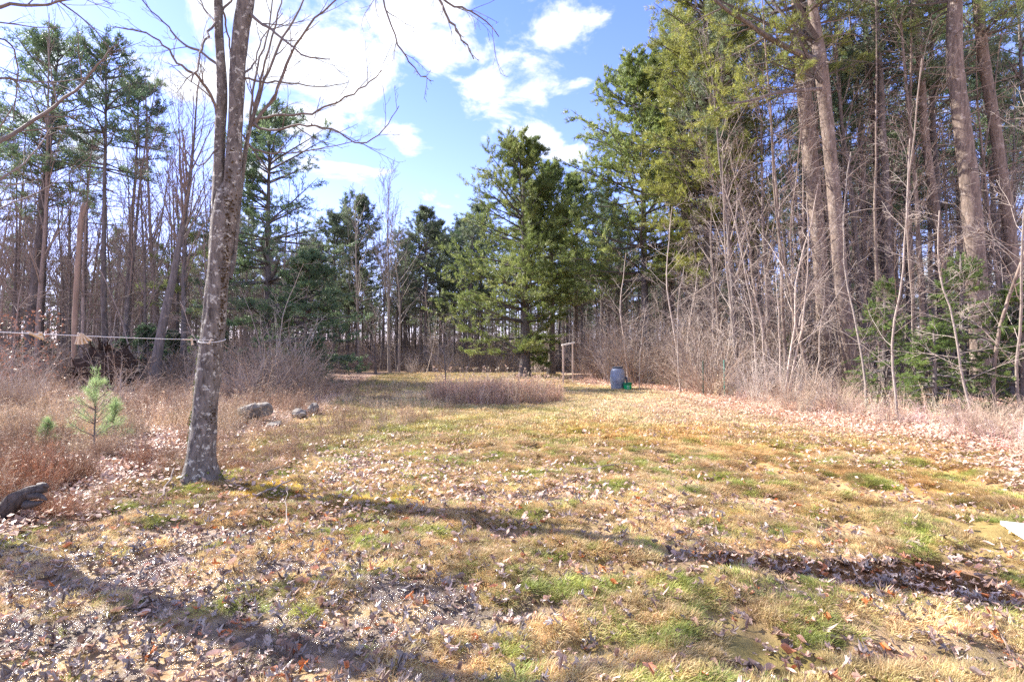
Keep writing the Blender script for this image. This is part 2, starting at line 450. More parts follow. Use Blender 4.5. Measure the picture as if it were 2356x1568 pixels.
# ---------------------------------------------------------------- object helpers
def prop(o, label=None, cat=None, group=None, kind=None):
    if label: o['label'] = label
    if cat: o['category'] = cat
    if group: o['group'] = group
    if kind: o['kind'] = kind
    return o
def link_mesh(name, me, parent=None, **kw):
    o = bpy.data.objects.new(name, me); COL.objects.link(o)
    if parent is not None: o.parent = parent
    return prop(o, **kw)
def thing(name, label, cat, loc=(0, 0, 0), rz=0, group=None):
    o = bpy.data.objects.new(name, None); COL.objects.link(o)
    o.location = loc; o.rotation_euler = (0, 0, rz); o.empty_display_size = .2
    return prop(o, label, cat, group)

# ---------------------------------------------------------------- ground: height and colour of every spot
def blob(x, y, px, py, sx, sy, rot=0):
    c = G(px, py); dx, dy = x - c[0], y - c[1]
    if rot:
        a = R(rot); dx, dy = dx * math.cos(a) + dy * math.sin(a), -dx * math.sin(a) + dy * math.cos(a)
    return np.exp(-((dx / sx) ** 2 + (dy / sy) ** 2))

LEFT_EDGE = np.array([G(0, 1235), G(200, 1180), G(400, 1110), G(540, 1020), G(640, 985), G(740, 955), G(790, 905), G(860, 868), G(900, 858)])
RIGHT_EDGE = np.array([G(2356, 1110), G(2200, 1040), G(1900, 985), G(1700, 948), G(1560, 915), G(1480, 897), G(1400, 892), G(1330, 888), G(1300, 876)])
def x_left(y):
    ys = LEFT_EDGE[:, 1]; return np.interp(y, np.concatenate([[-5], ys, [60]]), np.concatenate([[-7.5], LEFT_EDGE[:, 0], [-6]]))
def x_right(y):
    ys = RIGHT_EDGE[:, 1]; return np.interp(y, np.concatenate([[-5], ys, [60]]), np.concatenate([[7.5], RIGHT_EDGE[:, 0], [4]]))
def side_amounts(x, y):
    j = (fbm(x * .7, y * .7, 5) - .5) * 1.6
    l = sstep(x_left(y) - x + j, -.4, .7)
    r = sstep(x - x_right(y) + j, -.5, 1.2)
    back = sstep(y + j, 33.5, 36.5)
    return l, r, np.maximum(back, 0)

def near_wet(x, y):
    """how wet and leaf strewn a spot is"""
    w1 = blob(x, y, 150, 1450, 2.6, 1.3) * 1.0 + blob(x, y, 500, 1500, 1.7, .8) * .8 + blob(x, y, 250, 1290, 1.7, .9) * .8
    w1 = w1 + blob(x, y, 1050, 1110, 2.6, .9, -18) * .85 + blob(x, y, 1450, 1160, 1.6, .6, -22) * .6 + blob(x, y, 850, 1045, 1.2, 1.3) * .7
    w1 = w1 + blob(x, y, 2000, 1330, 1.3, .6, -28) * 1.0 + blob(x, y, 2280, 1440, .9, .5) * .8 + blob(x, y, 1650, 1260, .8, .3) * .6
    w1 = w1 + blob(x, y, 900, 1350, .9, .35) * .4 + blob(x, y, 750, 1530, 1., .4) * .45
    return np.clip(w1, 0, 1)
def pool(x, y):
    return np.clip(blob(x, y, 1760, 1290, .55, .26, -15) + blob(x, y, 2130, 1330, .62, .34, -20)
                   + blob(x, y, 500, 1490, .9, .35) * .75 + blob(x, y, 80, 1500, 1., .4) * .8
                   + blob(x, y, 300, 1330, .9, .3) * .6, 0, 1)

def ground_h(x, y):
    dist = np.hypot(x, y)
    near = 1 - sstep(dist, 9, 16)
    big = (fbm(x * .16, y * .16, 31, 3) - .5) * .12 * sstep(dist, 6, 16)
    hum = (fbm(x * 2.3, y * 2.9, 11, 3) - .47)
    pl_ = sstep(pool(x, y), .10, .8)
    hum = hum * .17 * near * (1 - .4 * near_wet(x, y)) * (1 - .9 * pl_)
    lump = (fbm(x * 8, y * 8, 14, 2) - .5) * .045 * near * (1 - .8 * pl_)
    pit = -.034 * pl_ * near
    l, r, b = side_amounts(x, y)
    rise = r * .10 * (1 - sstep(dist, 24, 40)) + l * .04
    far = (fbm(x * .06, y * .06, 41, 3) - .5) * .8 * sstep(dist, 32, 60)
    return big + hum + lump + pit + rise + far

def lerp(a, b, t): return a + (np.asarray(b) - a) * t[..., None]
def ground_col(x, y):
    """albedo of the sod, leaf litter and mud"""
    n1, n2 = fbm(x * .8, y * .8, 51, 4), fbm(x * 2.6, y * 2.6, 61, 4)
    c = np.broadcast_to(np.array([.66, .49, .27]), x.shape + (3,)).copy()      # straw
    green = sstep(n1 * .6 + n2 * .4, .50, .62) * .4
    gb = blob(x, y, 880, 905, 2.2, 9, 8) * .9 + blob(x, y, 1250, 950, 3.5, 2.0) * .5 + blob(x, y, 1420, 900, 1.8, 3.5) * .45 \
        + blob(x, y, 900, 1060, 2.0, 2.0) * .5 + blob(x, y, 1350, 1340, 1.2, .6) * .8 + blob(x, y, 900, 990, 1.5, 3) * .35 \
        + blob(x, y, 2300, 1140, 1.4, .8) * .6 + blob(x, y, 1950, 1220, 1.6, .7) * .55 + blob(x, y, 1600, 1530, 1.5, .5) * .6 + blob(x, y, 400, 1350, 1.4, .5) * .4
    green = np.clip(green + gb * sstep(n2, .3, .6), 0, .92)
    c = lerp(c, [.30, .28, .065], green * .85)
    orange = np.clip(blob(x, y, 1450, 1000, 2.0, 1.8) * 1.0 + blob(x, y, 2000, 1060, 2.8, 1.7) * .95 + blob(x, y, 1700, 980, 2, 2) * .3
                     + blob(x, y, 2280, 1110, .9, .5) * .7, 0, 1) * sstep(n1, .35, .6)
    c = lerp(c, [.66, .40, .12], orange * .8)
    pale = np.clip(blob(x, y, 1550, 930, 3, 4) + blob(x, y, 960, 915, 1.8, 2) + blob(x, y, 1250, 870, 3, 5) * .4, 0, 1)
    c = lerp(c, [.76, .61, .41], pale * .7 * (1 - orange))
    moss = np.clip(blob(x, y, 580, 1133, .28, .30) + blob(x, y, 870, 1158, .55, .16, 4) * 1.1 + blob(x, y, 700, 1140, .6, .2) * .6, 0, 1) * sstep(n2, .40, .56)
    c = lerp(c, [.66, .46, .03], np.clip(moss * 1.3, 0, 1))
    wt = near_wet(x, y) * sstep(fbm(x * 3, y * 3.4, 71, 3), .35, .58)
    c = lerp(c, [.17, .135, .115], wt * .9 * (1 - moss))
    c = lerp(c, [.46, .30, .19], sstep(pool(x, y), .15, .5) * (x > 0))
    litter_near = np.clip(blob(x, y, 650, 1160, 1.3, .55) * .8 + blob(x, y, 250, 1270, 2, .7) * .6, 0, 1)
    c = lerp(c, [.40, .27, .21], litter_near * (1 - moss) * .8)
    l, r, b = side_amounts(x, y)
    rl = np.clip(blob(x, y, 1600, 935, 2.2, 3) + blob(x, y, 2150, 1010, 3, 2) + blob(x, y, 1900, 960, 3, 2.2), 0, 1)
    c = lerp(c, [.56, .36, .25], np.clip(rl * .55 * sstep(n2, .35, .6), 0, 1))
    c = lerp(c, [.52, .34, .24], r)
    ll = np.array([.34, .225, .16])
    c = lerp(c, ll, l)
    c = lerp(c, [.24, .155, .10], b)
    dist = np.hypot(x, y)
    c = lerp(c, [.20, .14, .10], sstep(dist, 40, 60))
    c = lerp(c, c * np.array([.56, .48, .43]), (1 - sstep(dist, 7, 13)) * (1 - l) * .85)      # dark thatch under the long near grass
    return np.clip(c * (0.82 + .36 * n2[..., None]), 0, 1)

def axis(fine0, fine1, step, lo, hi, ratio=1.06):
    a = list(np.arange(fine0, fine1, step)); s_ = step
    v = a[-1]
    while v < hi: s_ *= ratio; v += s_; a.append(v)
    s_ = step; v = a[0]; b = []
    while v > lo: s_ *= ratio; v -= s_; b.append(v)
    return np.array(b[::-1] + a)
gx = axis(-4.4, 4.4, .045, -420, 420, 1.06); gy = axis(2.1, 6.5, .04, -120, 900, 1.05)
GX, GY = np.meshgrid(gx, gy)
H = ground_h(GX, GY)
V = np.stack([GX, GY, H], -1).reshape(-1, 3)
ny, nx = GX.shape
ii = (np.arange(ny - 1)[:, None] * nx + np.arange(nx - 1)[None]).ravel()
Qd = np.stack([ii, ii + 1, ii + 1 + nx, ii + nx], -1)
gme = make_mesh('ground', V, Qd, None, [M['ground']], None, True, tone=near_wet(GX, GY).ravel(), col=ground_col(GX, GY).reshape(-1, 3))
ground = link_mesh('ground', gme, kind='structure', label='patchy lawn and forest floor with straw, moss and leaf litter')

def gz(x, y): return float(ground_h(np.array([float(x)]), np.array([float(y)]))[0])

# shallow pools lying in the low spots
def puddle(x0, x1, y0, y1, z, label):
    n = 24; th = np.linspace(0, 2 * np.pi, n, endpoint=False)
    cx, cy = (x0 + x1) / 2, (y0 + y1) / 2
    rr = 1 + .10 * np.sin(3 * th + cx) + .08 * np.sin(5 * th + 1)
    V = np.stack([cx + np.cos(th) * (x1 - x0) / 2 * rr, cy + np.sin(th) * (y1 - y0) / 2 * rr, np.full(n, z)], -1)
    V = np.concatenate([[[cx, cy, z]], V]); T = [(0, 1 + k, 1 + (k + 1) % n) for k in range(n)]
    link_mesh('puddle_water', make_mesh('puddle_water', V, None, T, [M['water']]), kind='structure', label=label)
puddle(1.1, 4.3, 3.2, 4.3, -.022, 'shallow brown meltwater pool over sunken leaves near the white board')

# ---------------------------------------------------------------- scatter machinery
def src_collection(name, meshes):
    c = bpy.data.collections.new(name)
    for i, me in enumerate(meshes):
        o = bpy.data.objects.new('%s_%02d' % (name, i), me); c.objects.link(o)
    return c
def scatter(name, coll, pos, rot, scl, idx, tint, label, cat, parent=None, kind='stuff'):
    pos = np.asarray(pos, np.float32); n = len(pos)
    me = bpy.data.meshes.new(name); me.vertices.add(n); me.vertices.foreach_set('co', pos.ravel())
    a = me.attributes.new('rot', 'FLOAT_VECTOR', 'POINT'); a.data.foreach_set('vector', np.asarray(rot, np.float32).ravel())
    scl = np.asarray(scl, np.float32)
    if scl.ndim == 1: scl = np.repeat(scl[:, None], 3, 1)
    a = me.attributes.new('scl', 'FLOAT_VECTOR', 'POINT'); a.data.foreach_set('vector', scl.ravel())
    a = me.attributes.new('idx', 'INT', 'POINT'); a.data.foreach_set('value', np.asarray(idx, np.int32))
    c4 = np.ones((n, 4), np.float32); c4[:, :3] = tint
    a = me.attributes.new('tint', 'FLOAT_COLOR', 'POINT'); a.data.foreach_set('color', c4.ravel())
    me.update()
    o = link_mesh(name, me, parent, label=label, cat=cat, kind=kind)
    g = bpy.data.node_groups.new(name, 'GeometryNodeTree')
    g.interface.new_socket('Geometry', in_out='INPUT', socket_type='NodeSocketGeometry')
    g.interface.new_socket('Geometry', in_out='OUTPUT', socket_type='NodeSocketGeometry')
    N_, L_ = g.nodes, g.links
    gi, go = N_.new('NodeGroupInput'), N_.new('NodeGroupOutput')
    ci = N_.new('GeometryNodeCollectionInfo'); ci.inputs['Collection'].default_value = coll
    ci.inputs['Separate Children'].default_value = True; ci.inputs['Reset Children'].default_value = True
    iop = N_.new('GeometryNodeInstanceOnPoints'); iop.inputs['Pick Instance'].default_value = True
    def na(nm, dt):
        q = N_.new('GeometryNodeInputNamedAttribute'); q.data_type = dt; q.inputs['Name'].default_value = nm; return q.outputs['Attribute']
    e2r = N_.new('FunctionNodeEulerToRotation')
    L_.new(na('rot', 'FLOAT_VECTOR'), e2r.inputs[0]); L_.new(e2r.outputs[0], iop.inputs['Rotation'])
    L_.new(na('scl', 'FLOAT_VECTOR'), iop.inputs['Scale']); L_.new(na('idx', 'INT'), iop.inputs['Instance Index'])
    L_.new(gi.outputs[0], iop.inputs['Points']); L_.new(ci.outputs[0], iop.inputs['Instance']); L_.new(iop.outputs[0], go.inputs[0])
    md = o.modifiers.new('scatter', 'NODES'); md.node_group = g
    return o

# ---------------------------------------------------------------- tree builders (each returns meshes for the parts)
def pine_meshes(seed, H, zc, prof, r0, needle='needle', bark='pine_bark', whorl=.5, nb=5, lat=8, tuf=4, m=8, ln=.17, wd=.022,
                lean=0., elev=(52, 2), trop=.035, dead=40, dead_len=1.6, dead_from=.08, droop=0.0, side=None, twig='dead_twig', thick=1., spine=None, jit=.25, flat=.8, up=.55, spread=.75):
    rng = rg(seed)
    K = 14; t = np.linspace(0, 1, K)
    P = np.zeros((K, 3)); P[:, 2] = t * H
    P[:, 0] = lean * H * t + np.cumsum(rng.normal(0, .02, K)) * H * .07; P[:, 1] = np.cumsum(rng.normal(0, .02, K)) * H * .06
    P[:, :2] -= P[0, :2]
    if spine is not None: P[:, :2] = spine(P[:, 2])
    Rd = r0 * (1 - t) ** .8 + .012; Rd[0] *= 1.35
    tb = Bag(); tb.tubes(P, Rd, 10, 0, lump=.04, rng=rng)
    wood = Bag()
    if dead:                                          # bare dead side twigs under the crown
        zs = rng.uniform(dead_from * H, max(zc, dead_from * H + .5) + .12 * H, dead)
        tt = (zs / H)[None]; pos, T, r = at_t(P[None], Rd[None], np.clip(tt, 0, 1))
        a = rng.uniform(0, 2 * np.pi, dead); D = np.stack([np.cos(a), np.sin(a), rng.uniform(-.25, .45, dead)], -1)
        D1 = grow(pos, D, dead_len * rng.uniform(.25, 1.2, dead), 5, .13, np.array([0, 0, -.01]), rng); R1 = taper(.018, .006, dead, 5)
        wood.tubes(D1, R1, 3, 0)
        D2, R2 = sprout(D1, R1, 4, .25, 1, .9, .5, rng, K=3, wob=.12, rf=.6, rmin=.0045); wood.tubes(D2, R2, 3, 0)
    crown = Bag()
    zs = []
    z = zc
    while z < H - .15: zs.append(z); z += whorl * (.6 + .8 * rng.random()) * (1 - .45 * (z - zc) / max(H - zc, .1))
    zs = np.repeat(zs, nb) + rng.normal(0, whorl * jit, len(zs) * nb); zs = np.clip(zs, zc * .96, H - .08)
    n = len(zs); a = rng.uniform(0, 2 * np.pi, n)
    k = np.clip((zs - zc) / (H - zc), 0, 1)
    L = prof(k, a) * rng.uniform(.62, 1.12, n); 
    pos, T, r = at_t(P[None], Rd[None], (zs / H)[None])
    e = np.radians(elev[1] + (elev[0] - elev[1]) * k ** 1.3 + rng.normal(0, 7, n))
    D = np.stack([np.cos(a) * np.cos(e), np.sin(a) * np.cos(e), np.sin(e)], -1)
    B = grow(pos, D, L, 7, .05, np.array([0, 0, trop]), rng)
    if droop: B[:, :, 2] -= droop * (np.linspace(0, 1, 7)[None] ** 1.5) * L[:, None]
    rb = np.clip(.014 + .013 * L, .012, .09) * thick; RB = taper(rb, .008, n, 7); crown.tubes(B, RB, 4, 0)
    S, RS = sprout(B, RB, lat, .22, 1.0, 1.0, .42, rng, K=4, wob=.08, trop=(0, 0, .05), flat=flat, rf=.5, Lmin=.22, fall=.55, rmin=.005)
    crown.tubes(S, RS, 3, 0)
    # tufts of needles on the side twigs and at the bough ends
    ts = (np.arange(tuf)[None] + rng.uniform(0, 1, (len(S), tuf))) / tuf * .85 + .2
    p, Tn, _ = at_t(S, RS, np.clip(ts, 0, 1))
    tone_b = rng.uniform(.1, .8, n)
    tn = np.clip(np.repeat(np.repeat(tone_b, lat), tuf) * .6 + rng.uniform(0, .5, len(p)), 0, 1)
    tufts(crown, p, Tn + np.array([0, 0, up]), rng, m, ln, wd, tone=tn, spread=spread)
    te = rng.uniform(.55, 1, (n, 4)); p, Tn, _ = at_t(B, RB, te)
    tufts(crown, p, Tn + np.array([0, 0, .4]), rng, m, ln, wd, tone=np.repeat(tone_b, 4))
    tm = tb.mesh('pine_trunk', [M[bark]], True)
    cm = crown.mesh('pine_crown', [M['dark_bark'] if bark != 'right_bark' else M['pine_bark'], M[needle]])
    dm = wood.mesh('dead_branches', [M[twig]]) if dead else None
    return tm, cm, dm

def place_pine(name, label, cat, x, y, meshes, group=None, rz=0, s=1, sz=1):
    t = thing(name, label, cat, (x, y, gz(x, y) - .05), rz, group); t.scale = (s, s, s * sz)
    link_mesh('trunk', meshes[0], t); link_mesh('crown', meshes[1], t)
    if meshes[2] is not None: link_mesh('dead_branches', meshes[2], t)
    return t
def copy_thing(o, x, y, rz, s, label, group=None, tilt=0, sz=1, sink=.05):
    c = o.copy(); COL.objects.link(c); c.location = (x, y, gz(x, y) - sink); c.rotation_euler = (0, tilt, rz) if False else (0, 0, rz)
    if tilt:
        # lean sideways whatever way the tree is turned
        m_ = Matrix.Rotation(tilt, 4, 'Y') @ Matrix.Rotation(rz, 4, 'Z'); c.rotation_euler = m_.to_euler()
    c.scale = (s, s, s * sz); c['label'] = label
    if group: c['group'] = group
    elif 'group' in c: del c['group']
    for ch in o.children:
        d = ch.copy(); COL.objects.link(d); d.parent = c
    return c

def bare_meshes(seed, H, r0, bark='twig', twig='twig', n1=18, n2=6, n3=4, t0=.35, ang=.62, lf=.42, lean=0., wob=.03, sides=8, up=.06, rmin=.005, fork=False, lvl3=True, brf=.55):
    rng = rg(seed)
    P = grow([[0, 0, 0]], [[lean, 0, 1]], H, 12, wob, np.array([-lean * .05, 0, .05]), rng); Rd = taper(r0, .012, 1, 12, .85); Rd[0, 0] *= 1.3
    tb = Bag(); tb.tubes(P, Rd, sides, 0, lump=.03, rng=rng)
    br = Bag()
    B1, R1 = sprout(P, Rd, n1, t0, .99, ang, lf, rng, K=7, wob=.07, trop=(0, 0, up), rf=brf, rmin=rmin * 1.6, tipr=.3)
    br.tubes(B1, R1, 4)
    B2, R2 = sprout(B1, R1, n2, .2, 1, .65, .5, rng, K=5, wob=.09, trop=(0, 0, up), rf=.6, rmin=rmin); br.tubes(B2, R2, 3)
    if lvl3:
        B3, R3 = sprout(B2, R2, n3, .2, 1, .7, .55, rng, K=4, wob=.12, trop=(0, 0, up * .6), rf=.6, rmin=rmin * .8, Lmin=.12); br.tubes(B3, R3, 3)
    return tb.mesh('bare_trunk', [M[bark]], True), br.mesh('bare_branches', [M[twig]]), None
def place_bare(name, label, x, y, meshes, group=None, rz=0, s=1, cat='tree'):
    t = thing(name, label, cat, (x, y, gz(x, y) - .05), rz, group); t.scale = (s, s, s)
    link_mesh('trunk', meshes[0], t); link_mesh('branches', meshes[1], t)
    return t

# ================================================================ THE NEAR MAPLE
YM = 6.16
def pxpath(pts, Y=YM, k=None):
    """smooth path through measured points (px, py[, depth offset])"""
    Q = np.array([P3(p[0], p[1], Y + (p[2] if len(p) > 2 else 0)) for p in pts])
    n = len(Q); k = k or (n - 1) * 3 + 1
    s = np.linspace(0, n - 1, k); out = []
    for u in s:
        i = min(int(u), n - 2); f = u - i
        p0, p1, p2, p3 = Q[max(i - 1, 0)], Q[i], Q[i + 1], Q[min(i + 2, n - 1)]
        out.append(.5 * ((2 * p1) + (-p0 + p2) * f + (2 * p0 - 5 * p1 + 4 * p2 - p3) * f * f + (-p0 + 3 * p1 - 3 * p2 + p3) * f ** 3))
    return np.array(out)
def wid(ws, k, Y=YM, px=None):
    c = 1 if px is None else math.sqrt(1 + ((px - 1178) / F) ** 2)      # a wide lens stretches things near the edge
    return np.interp(np.linspace(0, 1, k), np.linspace(0, 1, len(ws)), ws) / 2 / F * Y / c

base = P3(462, 1104, YM)
maple = thing('maple_tree', 'large near maple with mossy grey trunk forking in two stems, clothesline tied to it', 'tree', (base[0], base[1], 0))
off = np.array([base[0], base[1], 0])
def rel(P): return P - off
rngm = rg(101)
def bark_tube(path, rad, sides=20, rough=.035, flare=None, seed=1):
    """trunk tube with ridged, uneven bark relief"""
    K = len(path); T = unit(np.gradient(path, axis=0)); A = unit(np.cross(T, [0.05, 1, .02])); B = np.cross(T, A)
    th = np.arange(sides) / sides * 2 * np.pi
    L = np.concatenate([[0], np.cumsum(np.linalg.norm(np.diff(path, axis=0), axis=1))])
    rr = rad[:, None] * (1 + rough * 2.2 * (vnoise(np.repeat((th * 3)[None], K, 0), np.repeat((L * 2.2)[:, None], sides, 1), seed) - .5)
                         + rough * 1.6 * (vnoise(np.repeat((th * 7)[None], K, 0), np.repeat((L * 7)[:, None], sides, 1), seed + 3) - .5))
    if flare is not None:
        z = path[:, 2]; fl = np.exp(-np.maximum(z - path[0, 2] - .12, 0) / .17)[:, None]
        rr = rr * (1 + fl * (.16 + .34 * np.maximum(np.sin(th * 5 + 1.3), 0)[None] ** 2 + .05 * np.sin(th * 3)))
    V = path[:, None] + rr[..., None] * (np.cos(th)[:, None] * A[:, None] + np.sin(th)[:, None] * B[:, None])
    V = V.reshape(-1, 3); Q = []
    i = (np.arange(K - 1) * sides)[:, None]; a = i + np.arange(sides); b = i + (np.arange(sides) + 1) % sides
    return V, np.stack([a, b, b + sides, a + sides], -1).reshape(-1, 4), rr
tp = pxpath([(462, 1128), (462, 1085), (464, 1040), (470, 960), (476, 893), (486, 800), (496, 705), (503, 620), (510, 540), (517, 470), (523, 415)], k=80)
tw = np.interp(np.linspace(0, 1, 80), [0, .05, .12, .25, .34, .48, .6, .72, .84, .93, 1], np.array([88, 78, 73, 65, 58, 56, 55, 55, 58, 50, 14]) / 2 / F * YM / 1.17)
V, Q, _ = bark_tube(rel(tp), tw, 36, .06, True, 3)
trunk_o = link_mesh('trunk', make_mesh('maple_trunk', V, Q, None, [M['maple_bark']], None, True), maple)
stems = [([(509, 600), (505, 540), (503, 480), (503, 430), (504, 370), (506, 310), (510, 240), (509, 170), (505, 100), (502, 0), (498, -120), (490, -260), (470, -420)], [26, 34, 36, 33, 30, 28, 28, 25, 23, 22, 20, 16, 8]),
         ([(513, 600), (520, 540), (527, 480), (534, 430), (538, 370), (541, 300), (545, 210), (549, 130), (556, 60), (566, 0), (585, -120), (610, -280), (640, -450)], [36, 42, 46, 46, 42, 38, 40, 40, 44, 42, 36, 28, 14])]
stem_paths = []
for k, (pts, ws) in enumerate(stems):
    pth = pxpath(pts, k=60); rad = wid(ws, 60, YM, 530) * .94; stem_paths.append((pth, rad))
    V, Q, _ = bark_tube(rel(pth), rad, 20, .09, None, 9 + k)
    link_mesh('stem', make_mesh('maple_stem', V, Q, None, [M['maple_upper']], None, True), maple)
# slender side stem behind the trunk
pth = pxpath([(527, 640, .1), (538, 590, .16), (548, 480, .2), (558, 400, .2), (566, 340, .18), (577, 282, .15)], k=24)
b_ = Bag(); b_.tubes(rel(pth), wid([14, 13, 12, 11, 11, 10], 24), 8, 0, lump=.05, rng=rngm)
link_mesh('stem', b_.mesh('maple_side_stem', [M['maple_upper']], True), maple)

def limb(tree, org, pts, w0, w1, Y=YM, n2=6, n3=4, seed=0, mat='branch_dark', lf=.34, up=.03, name='branch'):
    rng = rg(seed); k = (len(pts) - 1) * 4 + 1; P = pxpath(pts, Y, k); P[1:-1] += rng.normal(0, .008, (k - 2, 3)) * (Y / 6)
    Rr = np.linspace(w0, w1, k) / 2 / F * Y
    b = Bag(); b.tubes(P - org, Rr, 6)
    A1, r1 = sprout((P - org)[None], Rr[None], n2, .15, .98, .6, lf, rng, K=7, wob=.10, trop=(0, 0, up), rf=.6, rmin=.0028, fall=.55); b.tubes(A1, r1, 4)
    A2, r2 = sprout(A1, r1, n3, .2, 1, .65, .45, rng, K=5, wob=.14, trop=(0, 0, up), rf=.65, rmin=.0019); b.tubes(A2, r2, 3)
    A3, r3 = sprout(A2, r2, 2, .3, 1, .7, .45, rng, K=3, wob=.14, trop=(0, 0, up), rf=.7, rmin=.0015); b.tubes(A3, r3, 3)
    return link_mesh(name, b.mesh('maple_branch', [M[mat]]), tree)
lim = [([(577, 290, .15), (592, 225, .1), (610, 140), (640, 30), (655, -60)], 7, 2, 6, 3),
       ([(577, 290, .15), (602, 210, .2), (640, 110, .3), (690, 20, .4), (725, -60, .5)], 8, 3, 6, 3),
       ([(580, 290, .15), (630, 222, .1), (668, 125, 0), (725, 42, -.2), (800, -20, -.3)], 8, 3, 8, 3),
       ([(575, 280, .15), (588, 180, .3), (612, 90, .5), (628, 0, .6), (640, -70, .7)], 6, 2, 5, 3),
       ([(585, 275, .15), (650, 264, 0), (715, 260, -.2), (780, 232, -.3), (840, 200, -.4), (880, 160, -.5)], 6, 2, 8, 3),
       ([(580, 285, .15), (620, 300, 0), (690, 290, -.2), (760, 296, -.3), (830, 330, -.4), (880, 298, -.5), (918, 244, -.6)], 6, 1.6, 9, 4),
       ([(568, 330, .18), (610, 350, .3), (680, 350, .4), (750, 340, .4), (830, 322, .3)], 5, 1.6, 8, 3),
       ([(572, 30, 0), (612, 60, -.2), (655, 95, -.4), (700, 128, -.6), (760, 136, -.8)], 8, 2, 7, 3),
       ([(556, 175, 0), (600, 188, .1), (670, 190, .3), (740, 200, .4), (800, 190, .5)], 5, 1.5, 7, 3),
       ([(552, 180, 0), (585, 150, .4), (600, 90, .7), (650, 30, 1)], 6, 2, 5, 3),
       ([(505, 290, 0), (490, 230, -.1), (460, 180, -.3), (420, 155, -.4), (375, 105, -.5), (325, 72, -.6), (265, 62, -.7)], 8, 2, 9, 4),
       ([(503, 150, 0), (455, 118, .1), (412, 92, .2), (375, 50, .3), (325, 0, .4), (300, -50, .5)], 7, 2, 7, 3),
       ([(500, 50, 0), (480, 75, -.2), (465, 112, -.4), (455, 150, -.5), (440, 188, -.6)], 6, 3, 3, 2),
       ([(505, 30, .1), (530, 5, .2), (560, -30, .3)], 7, 3, 3, 2),
       ([(500, 60, 0), (470, 20, .2), (440, -40, .3)], 6, 2, 4, 3),
       ([(545, 300, .1), (575, 330, .3), (600, 370, .4), (640, 430, .5)], 5, 1.5, 6, 3),
       ([(500, 340, -.05), (460, 380, -.3), (430, 350, -.4), (400, 330, -.5)], 4, 1.5, 6, 3),
       ([(512, 20, .1), (520, 60, .3), (530, 120, .5), (535, 170, .5)], 5, 3, 2, 2)]
for k, (pts, w0, w1, n2, n3) in enumerate(lim): limb(maple, off, pts, w0, w1, YM, n2, n3, 300 + k)
# the overhead bough that hangs into the top of the picture, and the high crown above it
limb(maple, off, [(610, -280, 0), (720, -330, -.8), (850, -240, -1.2), (930, -130, -1.4), (1000, -20, -1.5), (1060, 18, -1.5), (1110, 40, -1.5), (1148, 85, -1.5)], 7, 1.6, YM, 8, 4, 401, up=-.03, lf=.22)
limb(maple, off, [(850, -240, -1.2), (870, -60, -1.3), (892, 40, -1.3), (925, 115, -1.3), (960, 168, -1.3), (992, 187, -1.3)], 4.5, 1.6, YM, 8, 4, 402, up=-.04, lf=.25)
limb(maple, off, [(1000, -20, -1.5), (1035, 45, -1.5), (1062, 90, -1.5), (1090, 136, -1.5)], 5, 2, YM, 6, 3, 403, up=-.04)
for k, (a, zt, ln_) in enumerate([(20, 8, 4), (100, 8.6, 4), (170, 8, 4.5), (230, 9.2, 4), (300, 9.5, 4), (350, 10, 3), (60, 10.5, 3), (140, 10.8, 3), (200, 7.4, 3.5)]):
    rng = rg(440 + k); sp, sr = stem_paths[k % 2]; i = int(np.argmin(abs(sp[:, 2] - zt * .82)))
    D = [[math.cos(R(a)), math.sin(R(a)), 1.1]]
    B0 = grow([rel(sp)[i]], D, ln_, 9, .07, np.array([0, 0, .02]), rng); R0 = taper(.05, .01, 1, 9)
    b = Bag(); b.tubes(B0, R0, 6); A1, r1 = sprout(B0, R0, 9, .2, 1, .6, .45, rng, K=6, rmin=.005); b.tubes(A1, r1, 4)
    A2, r2 = sprout(A1, r1, 5, .2, 1, .7, .5, rng, K=4, rmin=.003); b.tubes(A2, r2, 3)
    link_mesh('branch', b.mesh('maple_high_branch', [M['branch_dark']]), maple)

# moss cushions on the trunk
def moss_patch(path, rad, us, angs, size, mat, seed):
    rng = rg(seed); b = Bag(); n = len(us); K = len(path)
    f = np.array(us) * (K - 1); i = np.minimum(f.astype(int), K - 2); fr = (f - i)[:, None]
    c = path[i] * (1 - fr) + path[i + 1] * fr; r = rad[i]
    T = unit(path[i + 1] - path[i]); A = unit(np.cross(T, [0.05, 1, .02])); B = np.cross(T, A)
    th = np.array(angs)[:, None]; nrm = np.cos(th) * A + np.sin(th) * B
    p = c + nrm * (r * 1.0)[:, None]
    # little domed cushions built from short faces
    tufts(b, p, nrm, rng, 14, size, size * .55, spread=.9, mat=0)
    return b.mesh('moss', [mat])
rng = rg(55)
# camera-right side of the trunk
def side_ang(px_side):   # angle whose outward normal points to +x (right) or toward the camera
    return px_side
A0 = unit(np.cross([0, 0, 1.], [0.05, 1, .02])); B0 = np.cross([0, 0, 1.], A0)
def ang_of(v): return math.atan2(np.dot(v, B0), np.dot(v, A0))
aR, aC, aL = ang_of([1, -.45, 0]), ang_of([0, -1, 0]), ang_of([-1, -.1, 0])
us = np.clip(np.concatenate([rng.normal(.53, .035, 60), rng.normal(.62, .03, 46), rng.normal(.72, .04, 90), rng.normal(.84, .03, 60), rng.normal(.30, .025, 34), rng.normal(.08, .03, 40)]), 0, .99)
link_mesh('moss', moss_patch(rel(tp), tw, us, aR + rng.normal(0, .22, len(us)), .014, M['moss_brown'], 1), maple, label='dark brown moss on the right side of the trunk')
us = np.clip(np.concatenate([rng.normal(.47, .006, 20), rng.normal(.40, .02, 24), rng.normal(.30, .02, 14), rng.normal(.23, .015, 20), rng.uniform(.02, .6, 40)]), 0, .99)
